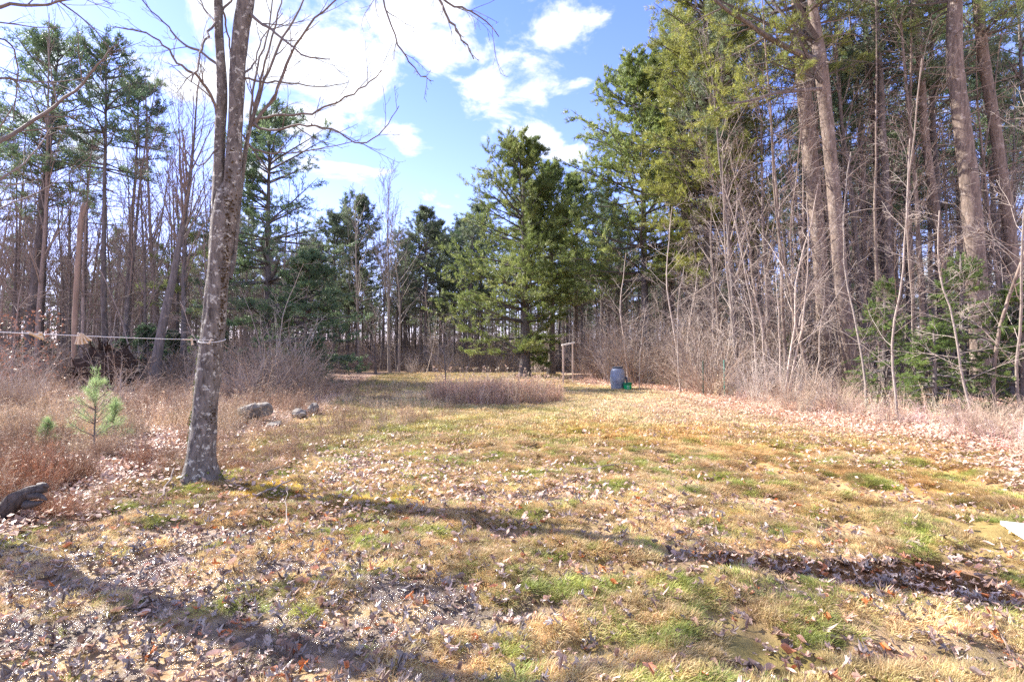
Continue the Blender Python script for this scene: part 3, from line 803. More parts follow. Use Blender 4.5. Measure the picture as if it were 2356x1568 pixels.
link_mesh('moss', moss_patch(rel(tp), tw, us, aL + rng.normal(.1, .2, len(us)), .02, M['moss'], 2), maple, label='yellow green moss on the left side of the trunk')
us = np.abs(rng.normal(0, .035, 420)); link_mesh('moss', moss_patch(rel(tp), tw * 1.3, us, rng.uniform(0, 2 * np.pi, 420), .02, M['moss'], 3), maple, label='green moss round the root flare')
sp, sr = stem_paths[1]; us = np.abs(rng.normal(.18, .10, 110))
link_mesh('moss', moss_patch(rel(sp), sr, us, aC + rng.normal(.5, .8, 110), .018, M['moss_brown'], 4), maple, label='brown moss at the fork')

# the maple just outside the left edge: its boughs hang into the picture and its shadow crosses the grass
mx, my = -6.15, 4.9
off2 = np.array([mx, my, 0.])
maple2 = thing('maple_tree', 'maple standing out of view on the left whose bare twigs hang into the top left', 'tree', (mx, my, 0))
rng = rg(77)
Pm = grow([[0, 0, -.1]], [[.05, .0, 1]], 11, 16, .03, np.array([0, 0, .05]), rng); Rm = taper(.17, .03, 1, 16, .9)
b = Bag(); b.tubes(Pm, Rm, 14, lump=.03, rng=rng); link_mesh('trunk', b.mesh('maple_trunk', [M['maple_bark']], True), maple2)
lim2 = [([(-330, 480, -.3), (-120, 400, 0), (0, 325, .3), (100, 262, .5), (190, 190, .6), (240, 135, .6), (275, 95, .6)], 14, 2, 9, 5),
        ([(-330, 300, 0), (-150, 210, .6), (0, 182, .9), (90, 190, 1), (200, 178, 1.1)], 9, 2, 8, 4),
        ([(-330, 160, 0), (-150, 60, .2), (0, 14, .4), (90, 12, .5), (170, -5, .5), (240, -30, .5)], 12, 3, 8, 4),
        ([(-320, 560, 0), (-140, 470, .5), (0, 410, 1), (70, 360, 1.4), (120, 290, 1.6)], 9, 2, 9, 5),
        ([(-310, 640, 0), (-150, 560, .9), (0, 480, 1.5), (110, 430, 2), (210, 360, 2.4)], 8, 2, 9, 5),
        ([(-330, 100, 0), (-60, -60, .5), (70, -30, 1), (160, 20, 1.2), (230, 80, 1.3), (255, 130, 1.3)], 9, 1.5, 9, 5),
        ([(-330, 220, 0), (-100, 110, 1), (10, 90, 2), (40, 160, 2.4), (30, 280, 2.6)], 9, 2, 10, 5)]
for k, (pts, w0, w1, n2, n3) in enumerate(lim2): limb(maple2, off2, pts, w0, w1, 5.2, n2, n3, 500 + k, mat='twig' if k in (3, 4) else 'branch_dark')
B1, R1 = sprout(Pm, Rm, 12, .5, 1, .8, .4, rng, K=7, rmin=.012); B2, R2 = sprout(B1, R1, 7, .2, 1, .7, .5, rng, K=5, rmin=.006)
B3, R3 = sprout(B2, R2, 4, .2, 1, .7, .5, rng, K=4, rmin=.003)
b = Bag(); b.tubes(B1, R1, 5); b.tubes(B2, R2, 4); b.tubes(B3, R3, 3); link_mesh('crown', b.mesh('maple_crown', [M['branch_dark']]), maple2)

# ================================================================ CLOTHESLINE
A = P3(492, 782, 5.96); Bp = P3(0, 763, 3.05)
dirn = (Bp - A); far_end = A + dirn * 1.55; far_end[2] = Bp[2] + .02
n = 60; s = np.linspace(0, 1, n)
line = A[None] + (far_end - A)[None] * s[:, None]; line[:, 2] = A[2] + (far_end[2] - A[2]) * s - .018 * np.sin(np.pi * np.clip(s, 0, 1))
def line_at_px(px):
    u = 1178 + line[:, 0] / line[:, 1] * F; i = int(np.argmin(abs(u - px))); return line[i], unit(line[min(i + 1, n - 1)] - line[max(i - 1, 0)])
b = Bag(); b.tubes(line, np.full(n, .0035), 6); 
clo = thing('clothesline', 'thin white clothesline stretched level from the near maple to the left edge', 'clothesline', tuple(line[0]))
o = link_mesh('cord', b.mesh('cord', [M['line']], True), clo); o.location = -Vector(line[0])
kn = Bag(); th = np.linspace(0, 2 * np.pi, 26)
c0 = np.interp([A[2]], tp[:, 2], tp[:, 0])[0], np.interp([A[2]], tp[:, 2], tp[:, 1])[0]
rr = .142
loop = np.stack([c0[0] + np.cos(th) * rr, c0[1] + np.sin(th) * rr, A[2] + .03 * np.sin(th)], -1)
kn.tubes(loop, np.full(26, .0045), 6); o = link_mesh('knot_loop', kn.mesh('loop', [M['line']], True), clo); o.location = -Vector(line[0])
# the post outside the frame that takes the far end
pst = thing('clothesline_post', 'wooden post out of view that holds the far end of the clothesline', 'post', (far_end[0], far_end[1], 0))
b = Bag(); b.tubes(np.array([[0, 0, -.2], [0, 0, 1.0], [0, 0, 2.0]]), np.array([.055, .055, .055]), 8, cap=True); link_mesh('post', b.mesh('post', [M['post_wood']]), pst)

def clothespin_meshes():
    def prong(sy):
        b = Bag(); L, w_, t_ = .076, .0055, .0035
        xs = [0, .02, .035, .06, L]; off_ = [.0045, .0055, .0042, .0055, .0075]
        V = []
        for z, o_ in zip(xs, off_):
            for (dx, dy) in ((-w_, -t_), (w_, -t_), (w_, t_), (-w_, t_)): V.append((dx, sy * o_ + dy, -z + .018))
        Q = []
        for k in range(4):
            for j in range(4): a = k * 4; Q.append((a + j, a + (j + 1) % 4, a + 4 + (j + 1) % 4, a + 4 + j))
        Q += [(3, 2, 1, 0), (16, 17, 18, 19)]
        b.add(V, Q); return b.mesh('prong', [M['pin']])
    sp_ = Bag(); th = np.linspace(0, 4 * np.pi, 18)
    sp_.tubes(np.stack([np.linspace(-.006, .006, 18), .006 * np.cos(th), .006 * np.sin(th) - .018], -1), np.full(18, .0011), 4)
    return prong(1), prong(-1), sp_.mesh('spring', [M['wire']])
pm = clothespin_meshes()
def clothespin(px, roll, pitch, label, group=None, dx=0, s=1):
    p, d = line_at_px(px); p = p + d * dx
    t = thing('clothespin', label, 'clothespin', tuple(p), 0, group)
    yaw = math.atan2(d[1], d[0])
    t.rotation_euler = (Matrix.Rotation(yaw, 4, 'Z') @ Matrix.Rotation(pitch, 4, 'Y') @ Matrix.Rotation(roll, 4, 'X')).to_euler(); t.scale = (s, s, s)
    link_mesh('prong', pm[0], t); link_mesh('prong', pm[1], t); link_mesh('spring', pm[2], t)
clothespin(78, R(10), R(68), 'wooden clothespin lying slantwise on the line, nearest the left edge', s=1.15)
clothespin(90, R(-25), R(58), 'wooden clothespin crossing just beside the leftmost slanting one', s=1.15)
for k, (dx, ro, pi_) in enumerate([(-.03, 8, 62), (-.02, -12, 46), (-.008, 10, 30), (.004, -8, 17), (.014, 6, 6), (.024, -10, -4)]):
    clothespin(190, R(ro), R(pi_), 'wooden clothespin hanging in the fanned bunch over the stripped snag', 'clothespins fanned out in a bunch', dx, 1.1)
clothespin(424, R(75), R(80), 'wooden clothespin lying flat along the line left of the maple')
clothespin(437, R(5), R(3), 'single wooden clothespin hanging upright just left of the maple')
clothespin(482, R(-15), R(-35), 'pale clothespin hanging against the maple trunk at the knot')

# ================================================================ BARREL, BUCKET, FRAME, STAKES
def lathe(prof, sides=40):
    V, Q = [], []
    for (r, z) in prof:
        for k in range(sides):
            a = 2 * math.pi * k / sides; V.append((r * math.cos(a), r * math.sin(a), z))
    for i in range(len(prof) - 1):
        for k in range(sides):
            a, b_ = i * sides + k, i * sides + (k + 1) % sides; Q.append((a, b_, b_ + sides, a + sides))
    return V, Q
def lathe_obj(name, prof, mat, parent, sides=40, smooth=True, loc=(0, 0, 0)):
    V, Q = lathe(prof, sides); o = link_mesh(name, make_mesh(name, V, Q, None, [mat], None, smooth), parent); o.location = loc; return o
def box_mesh(sx, sy, sz, mat, bev=.004, name='box'):
    import bmesh
    bm = bmesh.new(); bmesh.ops.create_cube(bm, size=1); bmesh.ops.scale(bm, vec=(sx, sy, sz), verts=bm.verts)
    bmesh.ops.bevel(bm, geom=bm.edges[:], offset=bev, segments=2, affect='EDGES')
    me = bpy.data.meshes.new(name); bm.to_mesh(me); bm.free(); me.materials.append(mat); return me

bx, by = G(1421, 898); bz = gz(bx, by)
bar = thing('rain_barrel', 'blue grey plastic rain barrel standing at the edge of the brush', 'barrel', (bx, by, bz))
lathe_obj('body', [(.0, 0), (.225, 0), (.243, .02), (.262, .12), (.274, .245), (.279, .255), (.281, .27), (.279, .285), (.288, .30), (.294, .45), (.288, .60), (.278, .615), (.281, .63), (.279, .645), (.276, .655),
                   (.268, .74), (.245, .80), (.205, .842), (.19, .85), (.187, .86)], M['barrel'], bar)
lathe_obj('lid', [(.187, .855), (.205, .858), (.207, .905), (.203, .915), (.185, .918), (.182, .905), (0, .90)], M['barrel_dark'], bar)
b = Bag(); b.tubes(np.array([[.255, -.14, .50], [.31, -.165, .50], [.325, -.17, .48], [.325, -.17, .20]]), np.array([.034, .034, .034, .032]), 10, cap=True)
link_mesh('overflow_pipe', b.mesh('pipe', [M['barrel_dark']]), bar)
b = Bag(); b.tubes(np.array([[.20, -.20, .12], [.225, -.235, .12], [.235, -.25, .10], [.235, -.25, .07]]), np.array([.014, .014, .012, .012]), 8, cap=True)
link_mesh('tap', b.mesh('tap', [M['barrel_dark']]), bar)

cx, cy = G(1444.5, 899.5); cz = gz(cx, cy)
bk = thing('bucket', 'small bright green plastic bucket beside the rain barrel', 'bucket', (cx, cy, cz))
bk.rotation_euler = (0, R(-3), 0); bk.scale = (1.12, 1.12, 1.08)
lathe_obj('body', [(0, .003), (.118, 0), (.122, .01), (.148, .24), (.152, .275), (.146, .275), (.14, .24), (.115, .02), (0, .02)], M['bucket'], bk, 32)
lathe_obj('rim', [(.1495, .225), (.160, .226), (.160, .236), (.152, .238), (.152, .255), (.164, .256), (.164, .278), (.155, .281), (.145, .278)], M['bucket_rim'], bk, 32)
b = Bag(); th = np.linspace(R(200), R(340), 16); b.tubes(np.stack([.163 * np.cos(th), -.01 + .155 * np.sin(th), .25 - .05 * np.sin(-th)], -1), np.full(16, .0025), 5)
link_mesh('handle', b.mesh('handle', [M['wire']]), bk)
V, Q = [], []     # the pale block of small print on the front
for r_ in range(4):
    z0 = .075 + r_ * .030; rr = .1245 + .026 * z0 / .24 + .0065
    for c_ in range(9):
        if (r_ * 7 + c_ * 5) % 4 == 0: continue
        a0 = R(-112 + c_ * 4.2); a1 = a0 + R(3.0); i = len(V)
        for a, z in ((a0, z0), (a1, z0), (a1, z0 + .018), (a0, z0 + .018)): V.append((rr * math.cos(a), rr * math.sin(a), z))
        Q.append((i, i + 1, i + 2, i + 3))
link_mesh('printed_text', make_mesh('printed_text', V, Q, None, [M['print']]), bk)

fx, fy = G(1296, 885); fz = gz(fx, fy)
fr = thing('wooden_frame', 'plain wooden goal shaped frame of two posts and a pale crossbeam', 'frame', (fx, fy, fz))
o = link_mesh('post', box_mesh(.08, .08, 1.95, M['post_wood'], .006), fr); o.location = (0, 0, .80)
x2 = XA(1317.5, fy + .35) - fx
o = link_mesh('post', box_mesh(.055, .06, 2.05, M['post_wood'], .006), fr, label='thinner of the two posts'); o.location = (x2, .35, .86)
o = link_mesh('crossbeam', box_mesh(.80, .07, .07, M['beam_wood'], .006), fr); o.location = (x2 / 2 + .01, .17, 1.862)
o.rotation_euler = (0, R(-9), math.atan2(.35, x2))
for (dx, dz) in ((-.02, 1.84), (x2 - .01, 1.95)):
    b = Bag(); b.tubes(np.array([[dx, -.06, dz - .09], [dx, -.085, dz - .09]]), np.array([.012, .012]), 6, cap=True); link_mesh('bolt', b.mesh('bolt', [M['wire']]), fr)

def stake(px, py, h, lean, mat, label, w_=.019):
    x, y = G(px, py); t = thing('garden_stake', label, 'stake', (x, y, gz(x, y)))
    b = Bag(); z = np.linspace(-.15, h, 24)
    P = np.stack([lean * z, 0 * z, z], -1); r_ = np.where(np.arange(24) % 2 == 0, w_, w_ * .8); r_[-1] *= .4; b.tubes(P, r_, 8, cap=True)
    link_mesh('rod', b.mesh('rod', [mat]), t)
    c = Bag()
    for zz_ in np.arange(.15, h - .05, .16): c.tubes(np.array([[lean * zz_, -.005, zz_], [lean * zz_, -w_ * 2.1, zz_ + .012]]), np.array([.006, .004]), 4, cap=True)
    link_mesh('hooks', c.mesh('hooks', [mat]), t, kind='stuff')
stake(1618, 918, 1.17, 0.0, M['stake_dark'], 'straight dark green garden stake, leftmost of the three')
stake(1667, 919, 1.18, -.01, M['stake_green'], 'pale turquoise green garden stake in the middle of the three')
stake(1736, 905, 1.12, -.07, M['stake_dark'], 'leaning dark garden stake, rightmost of the three, in brush')

# white board at the right edge
o = thing('plank', 'flat white weathered board lying on the wet grass at the right edge', 'board', (0, 0, 0))
c1, c2 = G(2296, 1218), G(2420, 1300)
dv = np.array([c2[0] - c1[0], c2[1] - c1[1]]); ang = math.atan2(dv[1], dv[0])
link_mesh('board', box_mesh(1.3, .24, .035, M['board'], .004), o)
o.location = (c1[0] + .65 * math.cos(ang) + .12 * math.cos(ang + 1.57), c1[1] + .65 * math.sin(ang) + .12 * math.sin(ang + 1.57) - .02, .07); o.rotation_euler = (R(-1), R(0), ang)

# ================================================================ LOGS, ROCKS, SNAG, STUMP
def poly_log(name, label, cat, pts, ws, Y, mat, sides=14, rough=.14, seed=1, n=30, partname='wood', knots=0, caps=True):
    P = pxpath(pts, Y, n); b0 = P[0].copy(); t = thing(name, label, cat, tuple(b0))
    V, Q, rr = bark_tube(P - b0, wid(ws, n, Y, pts[1][0]), sides, rough, None, seed)
    T = []
    if caps:
        V = np.concatenate([V, [P[0] - b0], [P[-1] - b0 + (P[-1] - P[-2]) * .3]]); m0 = len(V) - 2
        for k in range(sides):
            T.append((m0, (k + 1) % sides, k)); e = (n - 1) * sides; T.append((m0 + 1, e + k, e + (k + 1) % sides))
    link_mesh(partname, make_mesh(name, V, Q, T if T else None, [mat], None, True), t)
    return t, P, b0
lt, lp, lb = poly_log('driftwood_log', 'curved dark weathered log jutting in at the lower left edge', 'log',
         [(-220, 1330, -.1), (-90, 1262, 0), (0, 1190), (40, 1150), (72, 1130), (104, 1122)], [46, 52, 58, 48, 36, 24], 4.7, M['log'], 18, .28, 5, 44)
for pts, ws in (([(70, 1140, -.03), (92, 1140, -.05), (108, 1150, -.06)], [16, 12, 3]), ([(60, 1160, -.05), (84, 1158, -.06), (100, 1152, -.06)], [20, 12, 3]), ([(88, 1118), (102, 1114), (112, 1120)], [14, 10, 4])):
    P = pxpath(pts, 4.7, 9); V, Q, _ = bark_tube(P - lb, wid(ws, 9, 4.7), 8, .2, None, 6); link_mesh('splinter', make_mesh('splinter', V, Q, None, [M['log']], None, True), lt)

def stick(label, pts, w0, w1, Y, seed, mat='stick', n2=3):
    P = pxpath(pts, Y); rng = rg(seed); P[1:-1] += rng.normal(0, .006, (len(P) - 2, 3)); b0 = P[0].copy()
    t = thing('fallen_stick', label, 'stick', tuple(b0)); b = Bag(); Rr = np.linspace(w0, w1, len(P)) / 2 / F * Y
    b.tubes(P - b0, Rr, 6, cap=True); link_mesh('wood', b.mesh('stick', [M[mat]]), t)
    if n2:
        b = Bag(); A1, r1 = sprout((P - b0)[None], Rr[None], n2, .3, .9, .6, .2, rng, K=4, rmin=.003, trop=(0, 0, .0)); b.tubes(A1, r1, 4); link_mesh('twig', b.mesh('twigs', [M[mat]]), t)
def gstick(label, a, b_, w0, w1, seed, lift=.03, n2=3, mat='stick'):
    A_, B_ = G(*a), G(*b_); P = []
    rng = rg(seed); m_ = 9
    t_ = np.linspace(0, 1, m_); X = A_[0] + (B_[0] - A_[0]) * t_ + rng.normal(0, .012, m_); Yv = A_[1] + (B_[1] - A_[1]) * t_ + rng.normal(0, .012, m_)
    Z = ground_h(X, Yv); Z = np.maximum(Z, np.median(Z)) + .015 + lift * t_
    P = np.stack([X, Yv, Z], -1); b0 = P[0].copy(); Ym = Yv.mean()
    t = thing('fallen_stick', label, 'stick', tuple(b0)); bb = Bag(); Rr = np.linspace(w0, w1, m_) / 2 / F * Ym
    bb.tubes(P - b0, Rr, 6, cap=True); link_mesh('wood', bb.mesh('stick', [M[mat]]), t)
    if n2:
        bb = Bag(); A1, r1 = sprout((P - b0)[None], Rr[None], n2, .3, .9, .6, .2, rng, K=4, rmin=.003, trop=(0, 0, .0)); bb.tubes(A1, r1, 4); link_mesh('twig', bb.mesh('twigs', [M[mat]]), t)
gstick('straight grey stick lying right of the maple base, the upper of two', (555, 1115), (652, 1081), 5, 3, 1, .05, 0)
gstick('grey stick lying across the yellow moss in the maple shadow', (590, 1147), (668, 1120), 6, 3, 2, .04, 2)
gstick('thin pale stick standing nearly upright in the grass below the maple shadow', (660, 1222), (662, 1168), 3, 1.5, 3, .12, 0, 'pale_bark' if 'pale_bark' in M else 'stick')
gstick('dark forked stick in the weeds just left of the maple base', (358, 1160), (402, 1118), 5, 3, 4, .16, 3)
gstick('thin branch lying on the straw right of centre', (1330, 1088), (1450, 1078), 3, 1.5, 5, .03, 3)
gstick('thin dark twig among the leaves below the maple shadow', (700, 1330), (745, 1270), 3, 2, 6, .03, 2)
gstick('long thin twig lying across the wet leaves at far left', (20, 1240), (120, 1290), 3, 1.5, 7, .03, 4)

def rock(px, py, sx, sy, sz, label, seed, sink=.25, moss=False):
    import bmesh
    x, y = G(px, py); rng = rg(seed); bm = bmesh.new(); bmesh.ops.create_icosphere(bm, subdivisions=3, radius=1)
    dirs = unit(rng.normal(0, 1, (9, 3))); lim_ = rng.uniform(.55, .9, 9)
    for v in bm.verts:
        p = np.array(v.co); 
        for d_, l_ in zip(dirs, lim_):
            q = p @ d_
            if q > l_: p = p - d_ * (q - l_)
        p = p * (1 + .05 * math.sin(7 * p[0] + 5 * p[1]) + .04 * math.sin(11 * p[2] + 6 * p[1]))
        v.co = Vector((p[0] * sx, p[1] * sy, p[2] * sz))
    me = bpy.data.meshes.new('rock'); bm.to_mesh(me); bm.free(); me.materials.append(M['rock'])
    o = link_mesh('rock', me, label=label, cat='rock'); o.location = (x, y, gz(x, y) + sz * (1 - sink)); o.rotation_euler = (0, 0, rng.uniform(0, 6))
rock(575, 975, .33, .26, .20, 'largest grey boulder in the weeds right of the maple trunk', 3, .0)
rock(600, 972, .26, .24, .22, 'tilted grey rock touching the right side of the largest boulder', 4, .0)
rock(635, 982, .34, .18, .08, 'low flat stone in dry grass between the two rock piles', 5, .5)
rock(690, 962, .25, .2, .13, 'pale flat rock with its left end in the weeds, left of the dark upright stone', 6, .4)
rock(722, 957, .17, .14, .18, 'dark upright stone at the end of the rock row beside the lawn', 7, .4)
rock(795, 925, .10, .09, .07, 'small stone at the edge of the dead grass behind the rock row', 9, .4)

# broken standing trunk without bark
sn, sP, sb = poly_log('dead_snag', 'standing dead trunk stripped of bark with a broken pointed top', 'tree', [(168, 915), (170, 850), (174, 700), (180, 600), (186, 520), (189, 482), (192, 466)], [14, 13, 14, 15, 15, 10, 2], 19.6, M['snag'], 10, .12, 8, 40, 'trunk')
b = Bag(); b.tubes(pxpath([(189, 500), (196, 480), (200, 465)], 19.6, 8) - sb, wid([9, 7, 2], 8, 19.6), 6); link_mesh('stub', b.mesh('stub', [M['snag']]), sn)

# uprooted root plate
def root_plate(px, py, s, label, seed):
    import bmesh
    x, y = G(px, py); rng = rg(seed); t = thing('uprooted_stump', label, 'stump', (x, y, gz(x, y)))
    bm = bmesh.new(); bmesh.ops.create_icosphere(bm, subdivisions=4, radius=1)
    for v in bm.verts:
        p = v.co; k = 1 + .22 * math.sin(5 * p.x + 3 * p.z) * math.sin(6 * p.y + 2) + .12 * math.sin(13 * p.x + 9 * p.z)
        spread = 1 + .75 * max(0, -p.z + .1)
        v.co = Vector((p.x * k * .62 * s * spread, p.y * k * .4 * s, (p.z * k * .72 + .35) * s))
    me = bpy.data.meshes.new('root_plate'); bm.to_mesh(me); bm.free(); me.materials.append(M['root']); link_mesh('root_plate', me, t)
    b = Bag(); n_ = 34; a = rng.uniform(-.2, np.pi + .2, n_); P0 = np.stack([np.cos(a) * .5 * s, rng.uniform(-.3, .3, n_) * s, (np.sin(a) * .6 + .4) * s], -1)
    D = np.stack([np.cos(a), rng.normal(0, .3, n_), np.sin(a) * .9], -1); Pp = grow(P0, D, rng.uniform(.2, .6, n_) * s, 5, .25, np.array([0, 0, -.08]), rng)
    b.tubes(Pp, taper(.035 * s, .008, n_, 5), 5); link_mesh('roots', b.mesh('roots', [M['root']]), t)
root_plate(240, 900, 1.5, 'dark uprooted stump with torn roots in the left meadow', 4)
root_plate(1549, 893, .26, 'small dark brown stump at the foot of a thin leaning sapling', 5)
poly_log('mossy_log', 'mossy fallen log lying in dry weeds left of the maple trunk', 'log', [(388, 952), (410, 955), (440, 962)], [9, 10, 7], 12.2, M['moss'], 8, .2, 3, 12)
# cut stump at right
b = Bag(); x, y = G(2240, 985)
st_ = thing('cut_log', 'short cut log end at the edge of the green firs', 'log', (x, y, gz(x, y)))
b.tubes(np.array([[-.35, .1, .14], [0, 0, .12], [.12, -.06, .12]]), np.array([.11, .12, .12]), 12, cap=True); link_mesh('wood', b.mesh('cut_log', [M['snag']]), st_)

# ================================================================ NAMED PINES
def ell(*pts):
    ks, ls = zip(*pts)
    return lambda k, a: np.interp(k, ks, ls)
def side_prof(base_, ax, amt):
    """longer boughs toward azimuth ax"""
    return lambda k, a: base_(k, a) * (1 + amt * np.cos(a - ax))

def mk(label, px, Y, **kw):
    x = XA(px, Y); grp = kw.pop('group', None); me = pine_meshes(**kw)
    return place_pine('pine_tree', label, 'tree', x, Y, me, grp)

# centre pine, crown to the ground on its left
mk('full green pine at the clearing end, boughs sweeping low to the left', 1208, 29.2, seed=11, H=13.3, zc=1.35, jit=.10, flat=.92, spread=.6,
   prof=lambda k, a: np.interp(k, (0, .1, .2, .3, .45, .6, .75, .9, 1), (3.1, 4.2, 4.7, 4.3, 3.9, 3.5, 3.0, 2.0, .8)) * (1 + (.42 - .3 * k) * np.cos(a - math.pi)),
   r0=.30, whorl=.78, nb=8, lat=11, tuf=6, m=12, ln=.19, wd=.032, lean=-.012, elev=(50, -1), droop=.06, dead=14, dead_len=2, bark='dark_bark')
mk('bushy pine crowding the right shoulder of the big centre pine', 1268, 31.5, seed=12, H=12.6, zc=4.5,
   prof=ell((0, 3.0), (.3, 3.0), (.6, 2.6), (.85, 1.8), (1, .6)), r0=.22, whorl=.6, nb=6, lat=8, tuf=4, m=10, ln=.22, wd=.038, elev=(55, 5), dead=30)
mk('narrow pine top showing between the centre pine and the tall right pine', 1325, 34, seed=13, H=12.8, zc=4.5,
   prof=ell((0, 3.2), (.4, 3.0), (.8, 1.8), (1, .6)), r0=.2, whorl=.65, nb=6, lat=7, tuf=4, m=7, ln=.25, wd=.055, elev=(55, 5), dead=30)
# the tall right pine with layered boughs
mk('tall layered pine right of centre with sparse flat boughs and dark trunk', 1492, 27.5, seed=14, H=16.6, zc=5.2, jit=.08, flat=.92, spread=.6,
   prof=side_prof(ell((0, 3.8), (.15, 4.8), (.35, 4.6), (.5, 4.2), (.7, 3.3), (.88, 2.5), (1, 1.2)), math.pi, .12),
   r0=.22, whorl=.8, nb=8, lat=10, tuf=6, m=12, ln=.20, wd=.038, lean=-.016, elev=(38, 3), dead=60, dead_len=2.4, bark='dark_bark')
# yellowish pines on the right
mk('tall yellow green pine whose crown leans over the clearing on the right', 1640, 22.5, seed=15, H=18.5, zc=5.0,
   prof=side_prof(ell((0, 1.8), (.1, 2.9), (.3, 3.3), (.55, 2.9), (.8, 2.7), (1, 1.4)), math.pi, .1), r0=.17, needle='needle_yellow', whorl=.58, nb=7, lat=8, tuf=5, m=10, ln=.20, wd=.026,
   lean=-.02, elev=(45, -2), dead=120, dead_len=2.6, droop=.1)
mk('thin yellow green pine standing behind the pale leafless saplings', 1735, 24.5, seed=16, H=17, zc=7.5,
   prof=ell((0, 2.0), (.3, 2.8), (.7, 2.8), (1, 1.4)), r0=.16, needle='needle_yellow', whorl=.65, nb=6, lat=7, tuf=4, m=9, ln=.20, wd=.027,
   lean=-.03, elev=(45, 0), dead=110, dead_len=2.4)
mk('green pine filling the gap above the tall right pine', 1590, 27, seed=17, H=19, zc=8.5,
   prof=ell((0, 3.0), (.4, 3.2), (.8, 2.2), (1, 1.0)), r0=.2, whorl=.65, nb=6, lat=8, tuf=4, m=9, ln=.21, wd=.036, lean=-.015, elev=(50, 5), dead=50, dead_len=2.2)
# big grey trunks on the right
def big_trunk(label, pts, ws, Y, seed, zc, H, prof, nb=4, needle='needle', dead=46, dlen=1.5):
    P = pxpath(pts, Y, 40); b0 = np.array([P[0][0], P[0][1], 0.])
    t = thing('pine_tree', label, 'tree', (b0[0], b0[1], gz(b0[0], b0[1])))
    Rr = wid(ws, 40, Y, pts[3][0]); V, Q, _ = bark_tube(P - b0, Rr, 20, .05, None, seed); link_mesh('trunk', make_mesh('pine_trunk', V, Q, None, [M['right_bark']], None, True), t)
    Pr = P - b0; rng = rg(seed)
    # dead stubs and side twigs
    w_ = Bag(); tt = rng.uniform(.12, .95, dead)[None]; pos, T, r = at_t(Pr[None], Rr[None], tt)
    a = rng.uniform(0, 2 * np.pi, dead); D = np.stack([np.cos(a), np.sin(a), rng.uniform(-.2, .5, dead)], -1)
    D1 = grow(pos, D, dlen * rng.uniform(.3, 1.3, dead), 6, .15, np.array([0, 0, -.01]), rng); R1 = taper(.022, .007, dead, 6); w_.tubes(D1, R1, 4)
    D2, R2 = sprout(D1, R1, 4, .2, 1, .8, .5, rng, K=4, wob=.15, rmin=.005); w_.tubes(D2, R2, 3); link_mesh('dead_branches', w_.mesh('dead_branches', [M['dead_twig']]), t)
    if prof is not None:
        _, cm, _ = pine_meshes(seed + 1, H, zc, prof, .1, needle=needle, whorl=.75, nb=nb, lat=8, tuf=4, m=8, ln=.18, wd=.02, elev=(50, 5), dead=0, thick=1.3,
                               spine=lambda z: np.stack([np.interp(z, Pr[:, 2], Pr[:, 0]), np.interp(z, Pr[:, 2], Pr[:, 1])], -1))
        link_mesh('crown', cm, t)
    return t, b0, Pr, Rr
tA = big_trunk('thick grey pine trunk just left of the forked limb pine', [(1918, 925), (1900, 800), (1890, 640), (1876, 480), (1862, 340), (1850, 210), (1838, 60), (1826, -120), (1815, -320)],
          [40, 36, 36, 36, 38, 36, 30, 24, 14], 18.5, 31, 11.5, 18, ell((0, 2), (.4, 3), (1, .8)))
tB = big_trunk('thick grey pine with a big upswept limb and dense needles at the top right', [(1966, 935), (1950, 800), (1935, 650), (1922, 480), (1908, 340), (1896, 220), (1886, 140), (1876, 60), (1868, 0), (1855, -180), (1845, -360)],
          [44, 38, 34, 34, 32, 32, 34, 26, 24, 18, 9], 17.2, 33, 10.8, 17, side_prof(ell((0, 3.0), (.3, 4.4), (.7, 3), (1, .8)), math.pi, .5), nb=4, needle='needle_yellow')
for pts, ws in (([(1886, 150, 0), (1840, 130, -.2), (1780, 100, -.6), (1720, 60, -1), (1660, 20, -1.4), (1600, -40, -1.6)], [16, 13, 11, 9, 7, 5]),
                ([(1884, 145, 0), (1860, 100, .3), (1820, 60, .5), (1780, 10, .8), (1750, -60, 1)], [13, 10, 8, 7, 5]),
                ([(1898, 210, 0), (1840, 215, -.5), (1780, 222, -1), (1720, 240, -1.4), (1660, 245, -1.8)], [9, 8, 6, 5, 3])):
    P = pxpath(pts, 17.2, 20) - tB[1]; rr_ = wid(ws, 20, 17.2); b = Bag(); b.tubes(P, rr_, 8)
    rng = rg(len(pts) * 7 + int(ws[0])); S, RS = sprout(P[None], rr_[None], 12, .25, 1, .8, .4, rng, K=5, rmin=.008, flat=.3, fall=.3); b.tubes(S, RS, 4)
    S2, RS2 = sprout(S, RS, 7, .2, 1, .8, .45, rng, K=4, rmin=.006, Lmin=.3); b.tubes(S2, RS2, 3)
    p, Tn, _ = at_t(S2, RS2, rng.uniform(.3, 1, (len(S2), 6))); tufts(b, p, Tn + np.array([0, 0, .3]), rng, 9, .17, .017)
    link_mesh('limb', b.mesh('limb', [M['pine_bark'], M['needle_yellow']]), tB[0])
big_trunk('massive grey pine trunk near the right edge, thickest in the right wood', [(2262, 940), (2256, 800), (2246, 640), (2232, 450), (2214, 300), (2198, 160), (2196, 60), (2198, -60), (2195, -260)],
          [60, 54, 52, 50, 44, 42, 40, 34, 22], 16.2, 35, 12.5, 17, ell((0, 2.4), (.4, 2.8), (1, .8)), dead=70, dlen=2)
big_trunk('dark double curved pine trunk right of the massive grey pine', [(2352, 930), (2344, 760), (2326, 560), (2306, 420), (2288, 290), (2266, 160), (2250, 20), (2236, -160)],
          [40, 34, 32, 32, 30, 30, 28, 18], 18.5, 37, 13, 17, ell((0, 2), (1, .8)), dead=60)
